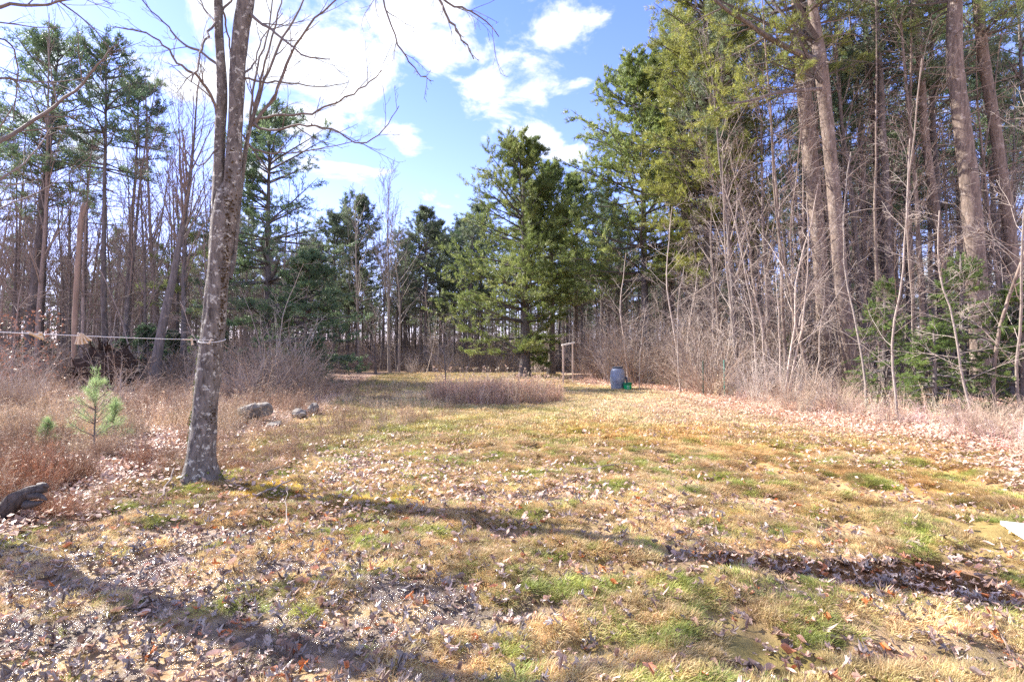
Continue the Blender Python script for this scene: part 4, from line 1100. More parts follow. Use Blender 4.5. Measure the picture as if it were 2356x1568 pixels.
big_trunk('slim pale pine trunk left of the massive grey pine, running up beside it', [(2190, 930), (2180, 760), (2156, 520), (2130, 330), (2118, 160), (2106, 20), (2096, -160)],
          [26, 22, 22, 20, 18, 18, 12], 19.5, 38, 14, 18, ell((0, 2), (1, .8)), dead=60)
big_trunk('grey pine trunk with peeling side stems between the firs and the grey pair', [(2072, 930), (2066, 760), (2050, 560), (2036, 380), (2022, 200), (2010, 20), (2000, -160)],
          [22, 20, 20, 19, 18, 16, 12], 21, 39, 14, 19, ell((0, 2), (1, .8)), dead=60)

# left woods
mk('mid left dark pine with sweeping boughs beside the near maple', 612, 26, seed=21, H=13.4, zc=3.0, jit=.08, flat=.92, spread=.6,
   prof=side_prof(ell((0, 4.0), (.2, 4.6), (.4, 4.0), (.6, 3.4), (.8, 2.6), (1, 1.1)), 0, .3), r0=.2, needle='needle_blue', whorl=.95, nb=7, lat=9, tuf=5, m=9, ln=.2, wd=.034,
   lean=.004, elev=(50, -4), dead=50, dead_len=2.2, bark='dark_bark', droop=.12)
mk('low dark hemlock spreading beneath the mid left pine', 705, 24.5, seed=22, H=6.2, zc=.35,
   prof=side_prof(ell((0, 2.6), (.3, 2.9), (.7, 1.7), (1, .3)), 0, .1), r0=.11, needle='needle_blue', whorl=.45, nb=6, lat=9, tuf=4, m=8, ln=.16, wd=.04, elev=(30, -8), dead=10, droop=.12)
mk('tall pine at far left, its crown against the cloud with two stems', 62, 23, seed=23, H=15.4, zc=9.3,
   prof=ell((0, 2.4), (.25, 2.9), (.6, 2.5), (.85, 1.8), (1, .8)), r0=.22, needle='needle_blue', whorl=.62, nb=5, lat=8, tuf=4, m=7, ln=.23, wd=.036,
   lean=.085, elev=(50, 0), dead=110, dead_len=2.2, bark='dark_bark')
mk('second stem pine standing close beside the tall far left pine', 84, 23.4, seed=24, H=12.2, zc=7.8,
   prof=ell((0, 1.5), (.5, 1.9), (1, .5)), r0=.2, needle='needle_blue', whorl=.65, nb=4, lat=7, tuf=4, m=7, ln=.19, wd=.022, lean=.05, elev=(50, 0), dead=90, dead_len=2, bark='dark_bark')
mk('slim tall pine with a small umbrella crown standing alone on the left skyline', 287, 26, seed=25, H=15.0, zc=11.3,
   prof=ell((0, 1.6), (.2, 2.4), (.6, 2.0), (1, .8)), r0=.13, needle='needle_blue', whorl=.5, nb=5, lat=8, tuf=4, m=7, ln=.22, wd=.036, lean=.035, elev=(45, -5), dead=90, dead_len=1.8, bark='dark_bark')
mk('pine with green boughs low down left of the near maple', 425, 25, seed=26, H=7.8, zc=3.6,
   prof=ell((0, 2.0), (.5, 1.6), (1, .4)), r0=.11, needle='needle', whorl=.7, nb=4, lat=8, tuf=4, m=7, ln=.17, wd=.02, elev=(30, -5), dead=40)
mk('slender pine between the far left pines and the skyline pine', 185, 27, seed=27, H=12.4, zc=8.6,
   prof=ell((0, 1.5), (.5, 1.6), (1, .5)), r0=.15, needle='needle_blue', whorl=.6, nb=4, lat=7, tuf=4, m=7, ln=.19, wd=.022, lean=.03, elev=(48, 0), dead=100, dead_len=2, bark='dark_bark')
FARM = {}
def mkfar(lab, k, px, Y, Hh, **kw):
    kk = k % 3
    if kk not in FARM: FARM[kk] = pine_meshes(**kw)
    x = XA(px, Y); place_pine('pine_tree', lab, 'tree', x, Y, FARM[kk], None, k * 1.3, Hh / 14 , 1)
# distant pines closing the view
for k, (px, Y, top, w_, lab) in enumerate([(822, 44, 462, 2.6, 'round topped far pine behind the white birch stems left of the gap'), (768, 42, 500, 2.4, 'far pine half hidden by the mid left pine boughs'),
        (978, 41, 490, 2.3, 'dark narrow far pine just left of the sky gap'), (1012, 46, 520, 2.2, 'lower far pine at the left foot of the sky gap'), (1068, 45, 512, 2.4, 'far pale green pine touching the left side of the centre pine'),
        (1110, 47, 480, 2.6, 'far pine mostly hidden behind the centre pine'), (700, 50, 560, 2.8, 'far pine behind the low dark hemlock'), (1400, 40, 470, 3.0, 'far pine between the tall right pine and its left neighbour'),
        (930, 52, 560, 2.6, 'faint far pine low in the middle of the sky gap'), (520, 40, 470, 2.5, 'far pine seen just right of the near maple trunk')]):
    Hh = (804 - top) / F * Y + 1.6
    mkfar(lab, k, px, Y, Hh, seed=60 + k % 3, H=14., zc=14 * (.34, .42, .38)[k % 3], prof=ell((0, 2.9), (.3, 3.4), (.7, 2.7), (1, .8)), r0=.18, needle='needle_far', whorl=.72, nb=6, lat=6, tuf=4, m=8, ln=.28, wd=.055,
       elev=(52, 4), dead=40, dead_len=2)

# ================================================================ NAMED LEAFLESS TREES
def mkb(label, px, Y, group=None, **kw):
    x = XA(px, Y); return place_bare('bare_tree', label, x, Y, bare_meshes(**kw), group)
mkb('tall dark leaning leafless tree with mossy foot left of the near maple', 352, 20, seed=81, H=12.6, r0=.22, bark='dark_bark', twig='twig', n1=22, n2=7, n3=4, t0=.42, ang=.42, lf=.36, lean=.10, up=.07, rmin=.006)
mkb('leafless tree fanning up beside the mossy leaning tree', 415, 23, seed=82, H=12.6, r0=.13, bark='dark_bark', n1=22, n2=7, n3=4, t0=.35, ang=.4, lf=.4, lean=.02, up=.08, rmin=.006)
mkb('pale birch like tree with white stems in front of the round far pine', 828, 35, seed=83, H=12.2, r0=.12, bark='pale_bark', twig='pale_bark', n1=20, n2=7, n3=4, t0=.3, ang=.5, lf=.32, up=.08, rmin=.008)
mkb('tall pale many branched tree whose fine top rises left of the gap', 897, 36, seed=84, H=13.6, r0=.12, bark='pale_bark', twig='pale_bark', n1=26, n2=8, n3=4, t0=.3, ang=.35, lf=.42, up=.10, rmin=.008)
mkb('pale spreading tree just left of the dark narrow far pine', 918, 37, seed=85, H=11.0, r0=.10, bark='pale_bark', twig='pale_bark', n1=20, n2=7, n3=4, t0=.3, ang=.7, lf=.42, up=.06, rmin=.008)
mkb('small dark crooked tree at the far end of the lawn', 865, 33, seed=86, H=4.2, r0=.09, bark='dark_bark', twig='twig', n1=16, n2=7, n3=4, t0=.12, ang=.8, lf=.6, up=.04, rmin=.007)
mkb('bare dark bush tree growing out of the dry stalk bed', 1028, 20, seed=87, H=2.6, r0=.03, bark='dark_bark', twig='twig', n1=12, n2=5, n3=3, t0=.2, ang=.9, lf=.45, up=.02, rmin=.005, lean=-.15)
sap = [('pale vase shaped sapling cluster in front of the yellow green pines', 1780, 17.5, 9.5, .10, .5, -.03), ('pale sapling left of the vase shaped cluster leaning left', 1700, 18, 8.2, .06, .42, -.07),
       ('pale straight sapling right of the vase shaped cluster', 1838, 17, 9.8, .075, .35, -.05), ('slender grey sapling standing behind the middle stake', 1668, 18.6, 7.2, .075, .4, -.03),
       ('thick crooked pale sapling in front of the grey pine pair', 1862, 16.2, 9.5, .11, .45, -.10), ('bright thin sapling right of the grey pine pair', 2112, 13.5, 8.5, .05, .5, -.07),
       ('sinuous bright sapling in front of the massive grey pine', 2286, 11.8, 7.6, .065, .6, -.05), ('thin pale sapling at the right edge leaning in', 2345, 11.5, 7.2, .045, .6, -.12),
       ('leaning brown sapling rooted beside the little dark stump', 1566, 18.2, 4.6, .05, .7, -.16), ('thin arching brown sapling right of the green bucket', 1470, 19.5, 3.2, .02, .7, .02),
       ('spindly pale sapling between the turquoise stake and the vase cluster', 1745, 16.5, 7.0, .045, .45, -.08), ('thin bright sapling left of the firs', 1992, 13.4, 7.4, .045, .55, .03),
       ('thin white sapling in front of the firs rising from the litter', 2062, 11.4, 6.2, .04, .6, -.05), ('crooked twiggy sapling at the far right among the firs', 2235, 10.6, 4.6, .035, .8, -.04)]
for k, (lab, px, Y, Hh, r0, ag, ln_) in enumerate(sap):
    x = XA(px, Y); place_bare('sapling', lab, x, Y, bare_meshes(seed=120 + k, H=Hh, r0=r0 * .72, bark='right_bark' if r0 > .06 else 'pale_bark', twig=('pale_bark', 'brush_pale', 'twig')[k % 3], brf=.34, n1=20, n2=7, n3=4, t0=.16, ang=ag * 1.5, lf=.36, lean=ln_, wob=.06, sides=7, up=.015, rmin=.0032, lvl3=True))

# ================================================================ FIRS AND YOUNG PINES
def fir_meshes(seed, H, Rr, needle='spruce', dens=1.0, ln=.06, wd=.016, m=9, twig='dark_bark'):
    return pine_meshes(seed, H, .12 * H, ell((0, Rr), (.5, Rr * .65), (1, .08)), .018 * H + .01, needle=needle, whorl=.20 / dens, nb=5, lat=9, tuf=6, m=m, ln=ln, wd=wd, elev=(30, -6), dead=0, droop=.10, trop=.01)
def mkf(label, x, y, group=None, name='fir_tree', **kw): return place_pine(name, label, 'tree', x, y, fir_meshes(**kw), group)
mkf('bushy green fir left of the pair in the right undergrowth', XA(2035, 14), 14, seed=201, H=3.4, Rr=1.2, dens=.62, ln=.055, wd=.012)
mkf('tallest bright green fir in the right undergrowth', XA(2215, 12.5), 12.5, seed=202, H=3.9, Rr=1.5, dens=.62, ln=.055, wd=.012)
mkf('low bright fir in front of the tallest fir', XA(2150, 12.2), 12.2, seed=203, H=2.1, Rr=1.1, dens=.62, ln=.055, wd=.012)
mkf('dark fir at the right edge of the picture', XA(2350, 12), 12, seed=204, H=3.2, Rr=1.3, dens=.62, ln=.055, wd=.012)
mkf('small fir half hidden behind the grey pine pair', XA(1830, 19), 19, seed=205, H=2.2, Rr=.9)
firp = bpy.data.objects['fir_tree']
mkf('small dull fir in brush at the foot of the mid left pine', XA(722, 22), 22, seed=206, H=2.3, Rr=1.2, needle='needle_blue')
# young white pine in the left meadow: long soft needles in tufts
def young_pine(label, px, py, H, seed, s=1):
    x, y = G(px, py); rng = rg(seed); t = thing('young_pine', label, 'tree', (x, y, gz(x, y)))
    P = grow([[0, 0, 0]], [[.02, 0, 1]], H, 10, .02, np.array([0, 0, .03]), rng); Rr = taper(.013, .004, 1, 10); b = Bag(); b.tubes(P, Rr, 6); link_mesh('trunk', b.mesh('trunk', [M['dark_bark']]), t)
    c = Bag(); zs = np.array([.22, .38, .52, .66, .78]); n_ = 30; z = np.repeat(zs, 6); a = rng.uniform(0, 6.28, n_); pos, T, r = at_t(P, Rr, (z + rng.normal(0, .02, n_))[None])
    L = (.50 * (1.12 - z)) * rng.uniform(.6, 1.1, n_) * H / 1.2
    D = np.stack([np.cos(a), np.sin(a), .35 + .5 * z], -1); B = grow(pos, D, L, 6, .05, np.array([0, 0, .08]), rng); RB = taper(.006, .003, n_, 6); c.tubes(B, RB, 4)
    S, RS = sprout(B, RB, 3, .35, .9, .7, .45, rng, K=4, rmin=.0025, flat=.5, trop=(0, 0, .1)); c.tubes(S, RS, 3)
    for BB, RR, n2 in ((B, RB, 12), (S, RS, 7)):
        p, Tn, _ = at_t(BB, RR, rng.uniform(.2, 1, (len(BB), n2 // 2))); tufts(c, p, Tn * 1.0, rng, 5, .08, .0028, spread=.6)
    p, Tn, _ = at_t(P, Rr, rng.uniform(.6, 1, (1, 34))); tufts(c, p, Tn, rng, 12, .10, .0036, spread=.6)
    link_mesh('crown', c.mesh('young_crown', [M['pine_bark'], M['sapling']]), t)
young_pine('young pale green pine with a tufted leader in the left meadow', 215, 1052, 1.28, 1)
young_pine('low faint young pine left of the tufted one', 108, 1040, .48, 2)
young_pine('small young pine close against the tufted pine on its right', 262, 1035, .8, 3)

# beech holding orange leaves at far left
x, y = XA(28, 16.), 16.
bt = place_bare('beech_tree', 'young beech at the left edge still holding orange leaves', x, y, bare_meshes(seed=91, H=3.6, r0=.03, bark='twig', twig='twig', n1=16, n2=6, n3=3, t0=.2, ang=1.0, lf=.45, up=.0, rmin=.004))
rng = rg(92); c = Bag(); n_ = 420; a = rng.uniform(0, 6.28, n_); rr_ = np.sqrt(rng.uniform(0, 1, n_)) * 1.25; z = rng.uniform(.7, 2.9, n_)
tufts(c, np.stack([np.cos(a) * rr_, np.sin(a) * rr_, z], -1), np.tile([0, 0, -1.], (n_, 1)), rng, 2, .085, .05, spread=1, mat=0)
mo = bpy.data.materials.new('beech_leaf'); M['beech'] = flat_mat('beech_leaf', (.42, .21, .12), .5, .35, 3, .1)
link_mesh('leaves', c.mesh('beech_leaves', [M['beech']]), bt)

# ================================================================ FOREST: archetypes then copies
arch_pine, arch_bare, arch_sap, arch_fir = [], [], [], []
for k in range(5):
    arch_pine.append(pine_meshes(seed=700 + k, H=15 + k * .7, zc=9.5 + k * .4, prof=ell((0, 1.9), (.4, 2.5), (1, .8)), r0=.12 + .012 * k, needle='needle_far' if k % 2 else 'needle_blue', bark='dark_bark' if k < 3 else 'pine_bark',
                   whorl=.8, nb=5, lat=6, tuf=3, m=7, ln=.24, wd=.038, lean=.0, elev=(50, 0), dead=85, dead_len=1.9))
for k in range(5):
    arch_bare.append(bare_meshes(seed=730 + k, H=12 + k, r0=.085 + .012 * k, bark=('dark_bark', 'twig', 'pine_bark')[k % 3], twig='twig' if k % 2 else 'dead_twig', n1=22, n2=6, n3=3, t0=.25, ang=.5, lf=.3, wob=.025, sides=6, up=.07, rmin=.006))
RX = []
def place_arch(kind, meshes, x, y, label, group, rng, s, sz=1, tilt=0):
    key = (kind, id(meshes))
    if key not in ARCH:
        if kind == 'pine': o = place_pine('pine_tree', label, 'tree', x, y, meshes, group)
        else: o = place_bare('bare_tree' if kind == 'bare' else 'sapling', label, x, y, meshes, group)
        ARCH[key] = o
        rz = rng.uniform(0, 6.28); m_ = Matrix.Rotation(tilt, 4, 'Y') @ Matrix.Rotation(rz, 4, 'Z'); o.rotation_euler = m_.to_euler(); o.scale = (s, s, s * sz)
        return o
    return copy_thing(ARCH[key], x, y, rng.uniform(0, 6.28), s, label, group, tilt, sz)
ARCH = {}
rng = rg(9)
taken = []
def free(x, y, d):
    for (a, b_) in taken:
        if (a - x) ** 2 + (b_ - y) ** 2 < d * d: return False
    taken.append((x, y)); return True
def lean_for(x, y): return -.045 * x / y + rng.normal(0, .018)
REG = [('left', 112, lambda: (rng.uniform(21.5, 46), rng.uniform(-1.06, -.36)), 1.1),
       ('back', 64, lambda: (rng.uniform(38, 62), rng.uniform(-.38, .24)), 1.3),
       ('right', 120, lambda: (rng.uniform(18.5, 42), rng.uniform(.14, 1.05)), .9)]
LAB = {('left', 'pine'): ('dark pine with dead side twigs among the many trunks of the left wood', 'dark pines of the left wood'),
       ('left', 'bare'): ('thin leafless trunk among the many in the left wood', 'thin leafless trees of the left wood'),
       ('back', 'pine'): ('dark pine in the wood closing the far end of the clearing', 'dark pines at the far end of the clearing'),
       ('back', 'bare'): ('thin leafless trunk in the wood closing the far end of the clearing', 'thin leafless trees at the far end'),
       ('right', 'pine'): ('dark pine with dead side twigs deep in the right wood', 'dark pines of the right wood'),
       ('right', 'bare'): ('thin leafless trunk deep in the right wood', 'thin leafless trees of the right wood')}
for reg, cnt, f, dmin in REG:
    made = 0; tries = 0
    while made < cnt and tries < 4000:
        tries += 1; Y, u = f(); x = u * Y
        if reg == 'left' and Y < 31 and -.56 < u < -.30: continue
        if reg == 'left' and x > -8.5 - max(0, (30 - Y)) * .1: continue
        if reg == 'right':
            if x < x_right(Y) + 2.2 or (Y < 26 and x < 8.2): continue
            if u < .3 and Y < 33: continue
        if not free(x, Y, dmin): continue
        kind = 'pine' if rng.random() < {'left': .06, 'back': .6, 'right': .28}[reg] else 'bare'
        me = (arch_pine if kind == 'pine' else arch_bare)[rng.integers(5)]
        lab, grp = LAB[(reg, kind)]
        s_ = rng.uniform(.75, 1.1)
        # the sky gap between the two woods stays open
        if reg == 'back': s_ *= .80 if kind == 'pine' else .85
        if reg == 'left': s_ *= .82 if u > -.55 else .92
        if reg == 'right' and u < .3: s_ *= .7
        if reg == 'right' and u > .6 : s_ *= 1.12
        place_arch(kind, me, x, Y, lab, grp, rng, s_, 1, lean_for(x, Y)); made += 1

slim = [bare_meshes(seed=790 + k, H=15 + k, r0=.055 + .016 * k, bark='right_bark', twig='dead_twig', n1=30, n2=4, n3=2, t0=.15, ang=1.1, lf=.16, wob=.034, sides=8, up=.01, rmin=.005, brf=.3) for k in range(3)]
for k in range(10):
    px = 1790 + k * 60 + rng.uniform(-25, 25); Y = rng.uniform(15.5, 20.5); x = XA(px, Y)
    if x < x_right(Y) + .9: Y = 20; x = XA(px, Y)
    place_arch('bare', slim[rng.integers(3)], x, Y, 'slim', 'slim straight sunlit trunks on the right', rng, rng.uniform(.8, 1.15), 1, -.05 * x / Y * 1.5 + rng.normal(0, .012))
# young leafless growth at the wood's edge
arch_s = [bare_meshes(seed=760 + k, H=4.5 + .8 * k, r0=.028 + .006 * k, bark='brush_pale' if k % 2 else 'twig', twig='brush_pale' if k % 2 else 'dead_twig', brf=.36, n1=18, n2=6, n3=4, t0=.12, ang=.95, lf=.36, wob=.08, sides=5, up=.01, rmin=.0035, lean=.12 * (k - 1.5)) for k in range(4)]
for k in range(46):
    if k < 24: Y = rng.uniform(14, 26); x = x_right(Y) + rng.uniform(1.2, 7) ; lab, grp = ('slender leafless sapling in the thicket along the right edge', 'thicket saplings on the right')
    elif k < 38: Y = rng.uniform(17, 26); x = rng.uniform(-.95, -.45) * Y; lab, grp = ('slender leafless sapling at the edge of the left wood', 'saplings on the left')
    else: Y = rng.uniform(33, 38); x = rng.uniform(-8, 1); lab, grp = ('small leafless sapling at the far end of the lawn', 'saplings at the far end')
    place_arch('sapling', arch_s[rng.integers(4)], x, Y, lab, grp, rng, rng.uniform(.4, 1.1), 1, rng.normal(0, .09))
# small firs under the left wood
arch_f = [fir_meshes(770 + k, 1.7 + .5 * k, .8 + .2 * k, 'needle_blue' if k < 2 else 'needle_far', .8, .07, .022, 7) for k in range(3)]
fo = None
for k in range(22):
    if k < 15: Y = rng.uniform(22, 32); x = rng.uniform(-1.0, -.5) * Y; lab, grp = ('small dull green fir on the floor of the left wood', 'small firs of the left wood')
    else: Y = rng.uniform(15.5, 24); x = rng.uniform(.62, 1.0) * Y; lab, grp = ('small dull green fir on the floor of the right wood', 'small firs of the right wood')
    me = arch_f[k % 3]
    if k < 3: o = place_pine('fir_tree', lab, 'tree', x, Y, me, grp); ARCH[('fir', k)] = o
    else: copy_thing(ARCH[('fir', k % 3)], x, Y, rng.uniform(0, 6), rng.uniform(.7, 1.3), lab, grp)

# ================================================================ SHRUBS
def shrub_mesh(seed, H, spread, n, mat, n2=5, n3=3, arch=0.0, rmin=.003, r0=.008, base=.25):
    rng = rg(seed); b = Bag(); a = rng.uniform(0, 6.28, n); q = np.sqrt(rng.uniform(0, 1, n)) * base
    P0 = np.stack([np.cos(a) * q, np.sin(a) * q, np.full(n, -.05)], -1); D = np.stack([np.cos(a) * spread, np.sin(a) * spread, np.ones(n)], -1) + rng.normal(0, .18, (n, 3))
    S = grow(P0, D, H * rng.uniform(.55, 1.15, n), 7, .10, np.array([0, 0, -arch]), rng); RS = taper(r0, rmin, n, 7); b.tubes(S, RS, 3)
    A1, r1 = sprout(S, RS, n2, .25, 1, .7, .42, rng, K=4, wob=.16, rmin=rmin, trop=(0, 0, .0)); b.tubes(A1, r1, 3)
    if n3: A2, r2 = sprout(A1, r1, n3, .2, 1, .8, .5, rng, K=3, wob=.18, rmin=rmin * .8, trop=(0, 0, .0)); b.tubes(A2, r2, 3)
    return b.mesh('shrub', [M[mat]])
sh = [shrub_mesh(800 + k, (1.5, 1.9, 1.3, 2.2, 1.1)[k], (.45, .3, .7, .35, .6)[k], (34, 30, 36, 26, 30)[k], ('brush', 'brush_pale', 'brush', 'brush_pale', 'brush')[k], arch=(.05, .03, .09, .02, .08)[k]) for k in range(5)]
def shrub(k, x, y, s, label, group, rz):
    o = link_mesh('leafless_shrub', sh[k], label=label, cat='shrub', group=group); o.location = (x, y, gz(x, y)); o.scale = (s, s, s * rng.uniform(.85, 1.15)); o.rotation_euler = (0, 0, rz)
for k, (px, py, s_, kk) in enumerate([(640, 915, 1.45, 0), (600, 925, 1.3, 2), (690, 905, 1.35, 0), (570, 915, 1.3, 0), (655, 900, 1.4, 1), (735, 900, .9, 2), (620, 905, 1.5, 2), (670, 918, 1.2, 4), (545, 925, 1.3, 4), (710, 898, 1.2, 2), (590, 902, 1.4, 0), (760, 905, .7, 4)]):
    x, y = G(px, py); shrub(kk, x, y, s_, 'tangled red brown bramble in the big thicket right of the maple', 'brambles of the thicket by the maple', k)
for k in range(60):       # brush along the right edge
    Y = rng.uniform(12, 27); x = x_right(Y) + rng.uniform(.3, 4.5) + .6
    shrub(rng.integers(5), x, Y, rng.uniform(.7, 1.25) * (1.15 if Y > 17 else .7), 'twiggy pinkish brown shrub in the brush along the right edge', 'brush along the right edge', rng.uniform(0, 6))
tall = [shrub_mesh(850 + k, (3.4, 4.2, 3.0)[k], (.28, .2, .4)[k], 24, ('brush_pale', 'dead_twig', 'brush')[k], 7, 4, .02, rmin=.006, r0=.016, base=.6) for k in range(3)]
for k in range(44):       # the high tangle behind the barrel
    px = rng.uniform(1370, 2000); Y = rng.uniform(21.5, 28) if px < 1600 else rng.uniform(17.5, 26); x = XA(px, Y)
    if x < x_right(Y) + .8: x = x_right(Y) + rng.uniform(.8, 2)
    kk = rng.integers(3); s_ = rng.uniform(.6, 1.1)
    o = link_mesh('tall_shrub', tall[kk], label='tall pinkish grey shrub in the tangled thicket behind the barrel', cat='shrub', group='tall thicket behind the barrel'); o.location = (x, Y, gz(x, Y)); o.scale = (s_, s_, s_); o.rotation_euler = (0, 0, rng.uniform(0, 6))
for k in range(17):
    Y = rng.uniform(7, 11.5); x = x_right(Y) + rng.uniform(1.2, 4.5)
    shrub((0, 2, 4)[rng.integers(3)], x, Y, rng.uniform(.35, .65), 'low twiggy shrub over leaf litter at the near right edge', 'low shrubs at the near right edge', rng.uniform(0, 6))
for k in range(46):
    Y = rng.uniform(12, 24); x = x_left(Y) - rng.uniform(2.2, 13); 
    if x < -1.05 * Y: continue
    shrub(rng.integers(5), x, Y, rng.uniform(.45, .95), 'leafless brown shrub in the meadow before the left wood', 'shrubs of the left meadow', rng.uniform(0, 6))
for k in range(26):
    Y = rng.uniform(33, 38); x = rng.uniform(-9.5, 5)
    shrub(rng.integers(5), x, Y, rng.uniform(.5, 1.0), 'leafless brown shrub along the far end of the lawn', 'shrubs at the far end', rng.uniform(0, 6))

# ================================================================ STUFF: far wood, understorey
cf = src_collection('far_tree_kinds', [])
lowb = []
for k in range(3):
    t_, c_, d_ = pine_meshes(seed=900 + k, H=13, zc=6.5, prof=ell((0, 1.9), (.4, 2.2), (1, .6)), r0=.16, needle='needle_far', bark='pine_bark', whorl=1.0, nb=4, lat=5, tuf=3, m=6, ln=.32, wd=.06, elev=(48, 0), dead=60, dead_len=2.2)
    obs = [bpy.data.objects.new('far_tree', me) for me in (t_, c_, d_)]
    sub = bpy.data.collections.new('far_tree_kind')
    for o in obs: sub.objects.link(o)
    cf.children.link(sub)
for k in range(3):
    t_, c_, _ = bare_meshes(seed=920 + k, H=12, r0=.12, bark='twig', twig='dead_twig', n1=20, n2=6, n3=2, t0=.2, ang=.55, lf=.32, sides=5, rmin=.010)
    sub = bpy.data.collections.new('far_tree_kind')
    for me in (t_, c_): sub.objects.link(bpy.data.objects.new('far_tree', me))
    cf.children.link(sub)
n_ = 950; Y = rng.uniform(44, 115, n_); u = rng.uniform(-1.15, 1.15, n_); x = u * Y
keep = ~((np.abs(u + .12) < .16) & (Y < 50)); x, Y = x[keep], Y[keep]; u = u[keep]; n_ = len(x)
sc = rng.uniform(.65, 1.0, n_) * np.where((u > -.30) & (u < .02), .8, 1.0)
scatter('distant_wood', cf, np.stack([x, Y, ground_h(x, Y) - .1], -1), np.stack([0 * x, 0 * x, rng.uniform(0, 6.28, n_)], -1), sc, rng.integers(0, 6, n_), np.full((n_, 3), .1),
        'far off wood of pines and leafless trees seen as one mass behind the trunks', 'wood')

cs = src_collection('brush_kinds', [shrub_mesh(940 + k, 1.6, .5, 20, ('brush', 'dead_twig', 'twig')[k], 5, 2, .06, rmin=.007, r0=.012, base=.7) for k in range(3)])
n1_ = 3400; Y = rng.uniform(18, 90, n1_); u = rng.uniform(-1.1, 1.1, n1_); x = u * Y
keep = ((x < x_left(np.minimum(Y, 34)) - 3.5) & (Y > 20)) | ((x > x_right(np.minimum(Y, 34)) + 2) & (Y > 16)) | (Y > 38); x, Y = x[keep], Y[keep]
n_ = len(x)
scatter('forest_understorey', cs, np.stack([x, Y, ground_h(x, Y)], -1), np.stack([0 * x, 0 * x, rng.uniform(0, 6.28, n_)], -1), rng.uniform(.6, 1.3, n_) * (1 + .9 * sstep(Y, 40, 66)), rng.integers(0, 3, n_), np.full((n_, 3), .2),
        'tangle of leafless brush on the floor of the woods', 'undergrowth')

# ================================================================ STUFF: dry weeds
def weed_mesh(seed, H, n, spread, leafy=.5, w_=.004, seedhead=False):
    rng = rg(seed); b = Bag(); a = rng.uniform(0, 6.28, n); q = np.sqrt(rng.uniform(0, 1, n)) * .16
    P0 = np.stack([np.cos(a) * q, np.sin(a) * q, np.full(n, -.02)], -1); D = np.stack([rng.normal(0, spread, n), rng.normal(0, spread, n), np.ones(n)], -1)
    S = grow(P0, D, H * rng.uniform(.4, 1.1, n), 5, .12, np.array([0, 0, -.02]), rng); RS = taper(w_, w_ * .5, n, 5)
    b.tubes(S, RS, 3)
    A1, r1 = sprout(S, RS, 4, .4, 1, .8, .3, rng, K=3, wob=.2, rmin=w_ * .5, trop=(0, 0, 0)); b.tubes(A1, r1, 3)
    if leafy:
        m_ = int(n * 3 * leafy); pts = S[rng.integers(0, n, m_), rng.integers(1, 5, m_)]
        tufts(b, pts, np.tile([0, 0, -.3], (m_, 1)), rng, 3, H * .11, .012, spread=1, mat=0)
    if seedhead: tufts(b, S[:, -1], np.tile([0, 0, 1.], (n, 1)), rng, 10, .05, .012, spread=.8, mat=0)
    b.tone = [np.random.default_rng(seed).uniform(.2, .9, len(t)) * 0 + .55 for t in b.tone]
    return b.mesh('weed', [M['stalk']])
def thatch_mesh(seed, n, Lb, w_, lay=1.2, mat='stalk'):
    """fallen dead grass lying in all directions"""
    rng = rg(seed); a = rng.uniform(0, 6.28, n); q = np.sqrt(rng.uniform(0, 1, n)) * .22
    P0 = np.stack([np.cos(a) * q, np.sin(a) * q, rng.uniform(-.01, .03, n)], -1); d = rng.normal(0, lay, (n, 3)); d[:, 2] = rng.uniform(.1, .9, n)
    S = grow(P0, d, Lb * rng.uniform(.5, 1.2, n), 4, .15, np.array([0, 0, -.22]), rng)
    sd_ = unit(np.cross(S[:, -1] - S[:, 0], [0, 0, 1.]) + 1e-6) * w_ * .5
    V = []; wk = np.array([1, .9, .6, .15])
    V = np.stack([S - sd_[:, None] * wk[None, :, None], S + sd_[:, None] * wk[None, :, None]], 2).reshape(-1, 3)
    i = (np.arange(n) * 8)[:, None] + np.arange(3)[None] * 2; Q = np.stack([i, i + 1, i + 3, i + 2], -1).reshape(-1, 4)
    b = Bag(); b.add(V, Q, None, 0, np.repeat(rng.uniform(.1, 1, n), 8)); return b.mesh('thatch', [M[mat]])
weeds = src_collection('weed_kinds', [weed_mesh(960, .55, 16, .25), weed_mesh(961, .8, 14, .2), weed_mesh(962, .4, 18, .4), weed_mesh(963, 1.0, 12, .18, .3), thatch_mesh(964, 90, .30, .006), thatch_mesh(965, 70, .40, .007, .8)])
def tint_rand(base_, n, rng, v=.25, h=.06):
    c = np.array(base_)[None] * rng.uniform(1 - v, 1 + v, (n, 1)) * (1 + rng.normal(0, h, (n, 3))); return np.clip(c, 0, .95)
# left meadow
n_ = 7000; Y = 3.6 + 21 * rng.uniform(0, 1, n_) ** 1.35; x = x_left(Y) - rng.uniform(-.4, 1, n_) ** 1 * np.maximum(1.05 * Y + x_left(Y), .6)
keep = (x > -1.1 * Y) & (fbm(x * 1.3, Y * 1.3, 8) > .42) & ~((x < -2.6) & (Y < 4.75)) & ~((np.abs(x + 4.7) < .8) & (np.abs(Y - 11.3) < .5)) & ~((np.hypot(x + 3.73, Y - 5.9) < .62)) & ~((np.abs(x + .8 * Y) < 1.3) & (Y > 14) & (Y < 21)); x, Y = x[keep], Y[keep]; n_ = len(x)
near = Y < 9
idx = rng.integers(0, 6, n_); sc = rng.uniform(.55, 1.0, n_) * np.where(idx == 3, .85, 1) * np.where(near, .75, 1.0) * np.where(x > x_left(Y) - .6, .6, 1)
base_c = np.where((fbm(x * .5, Y * .5, 90) > .5)[:, None], np.array([[.40, .275, .185]]), np.array([[.58, .45, .31]]))
base_c = np.where(((x < -3.2) & (Y < 7))[:, None] & (rng.random(n_)[:, None] < .55), np.array([[.40, .21, .12]]), base_c)
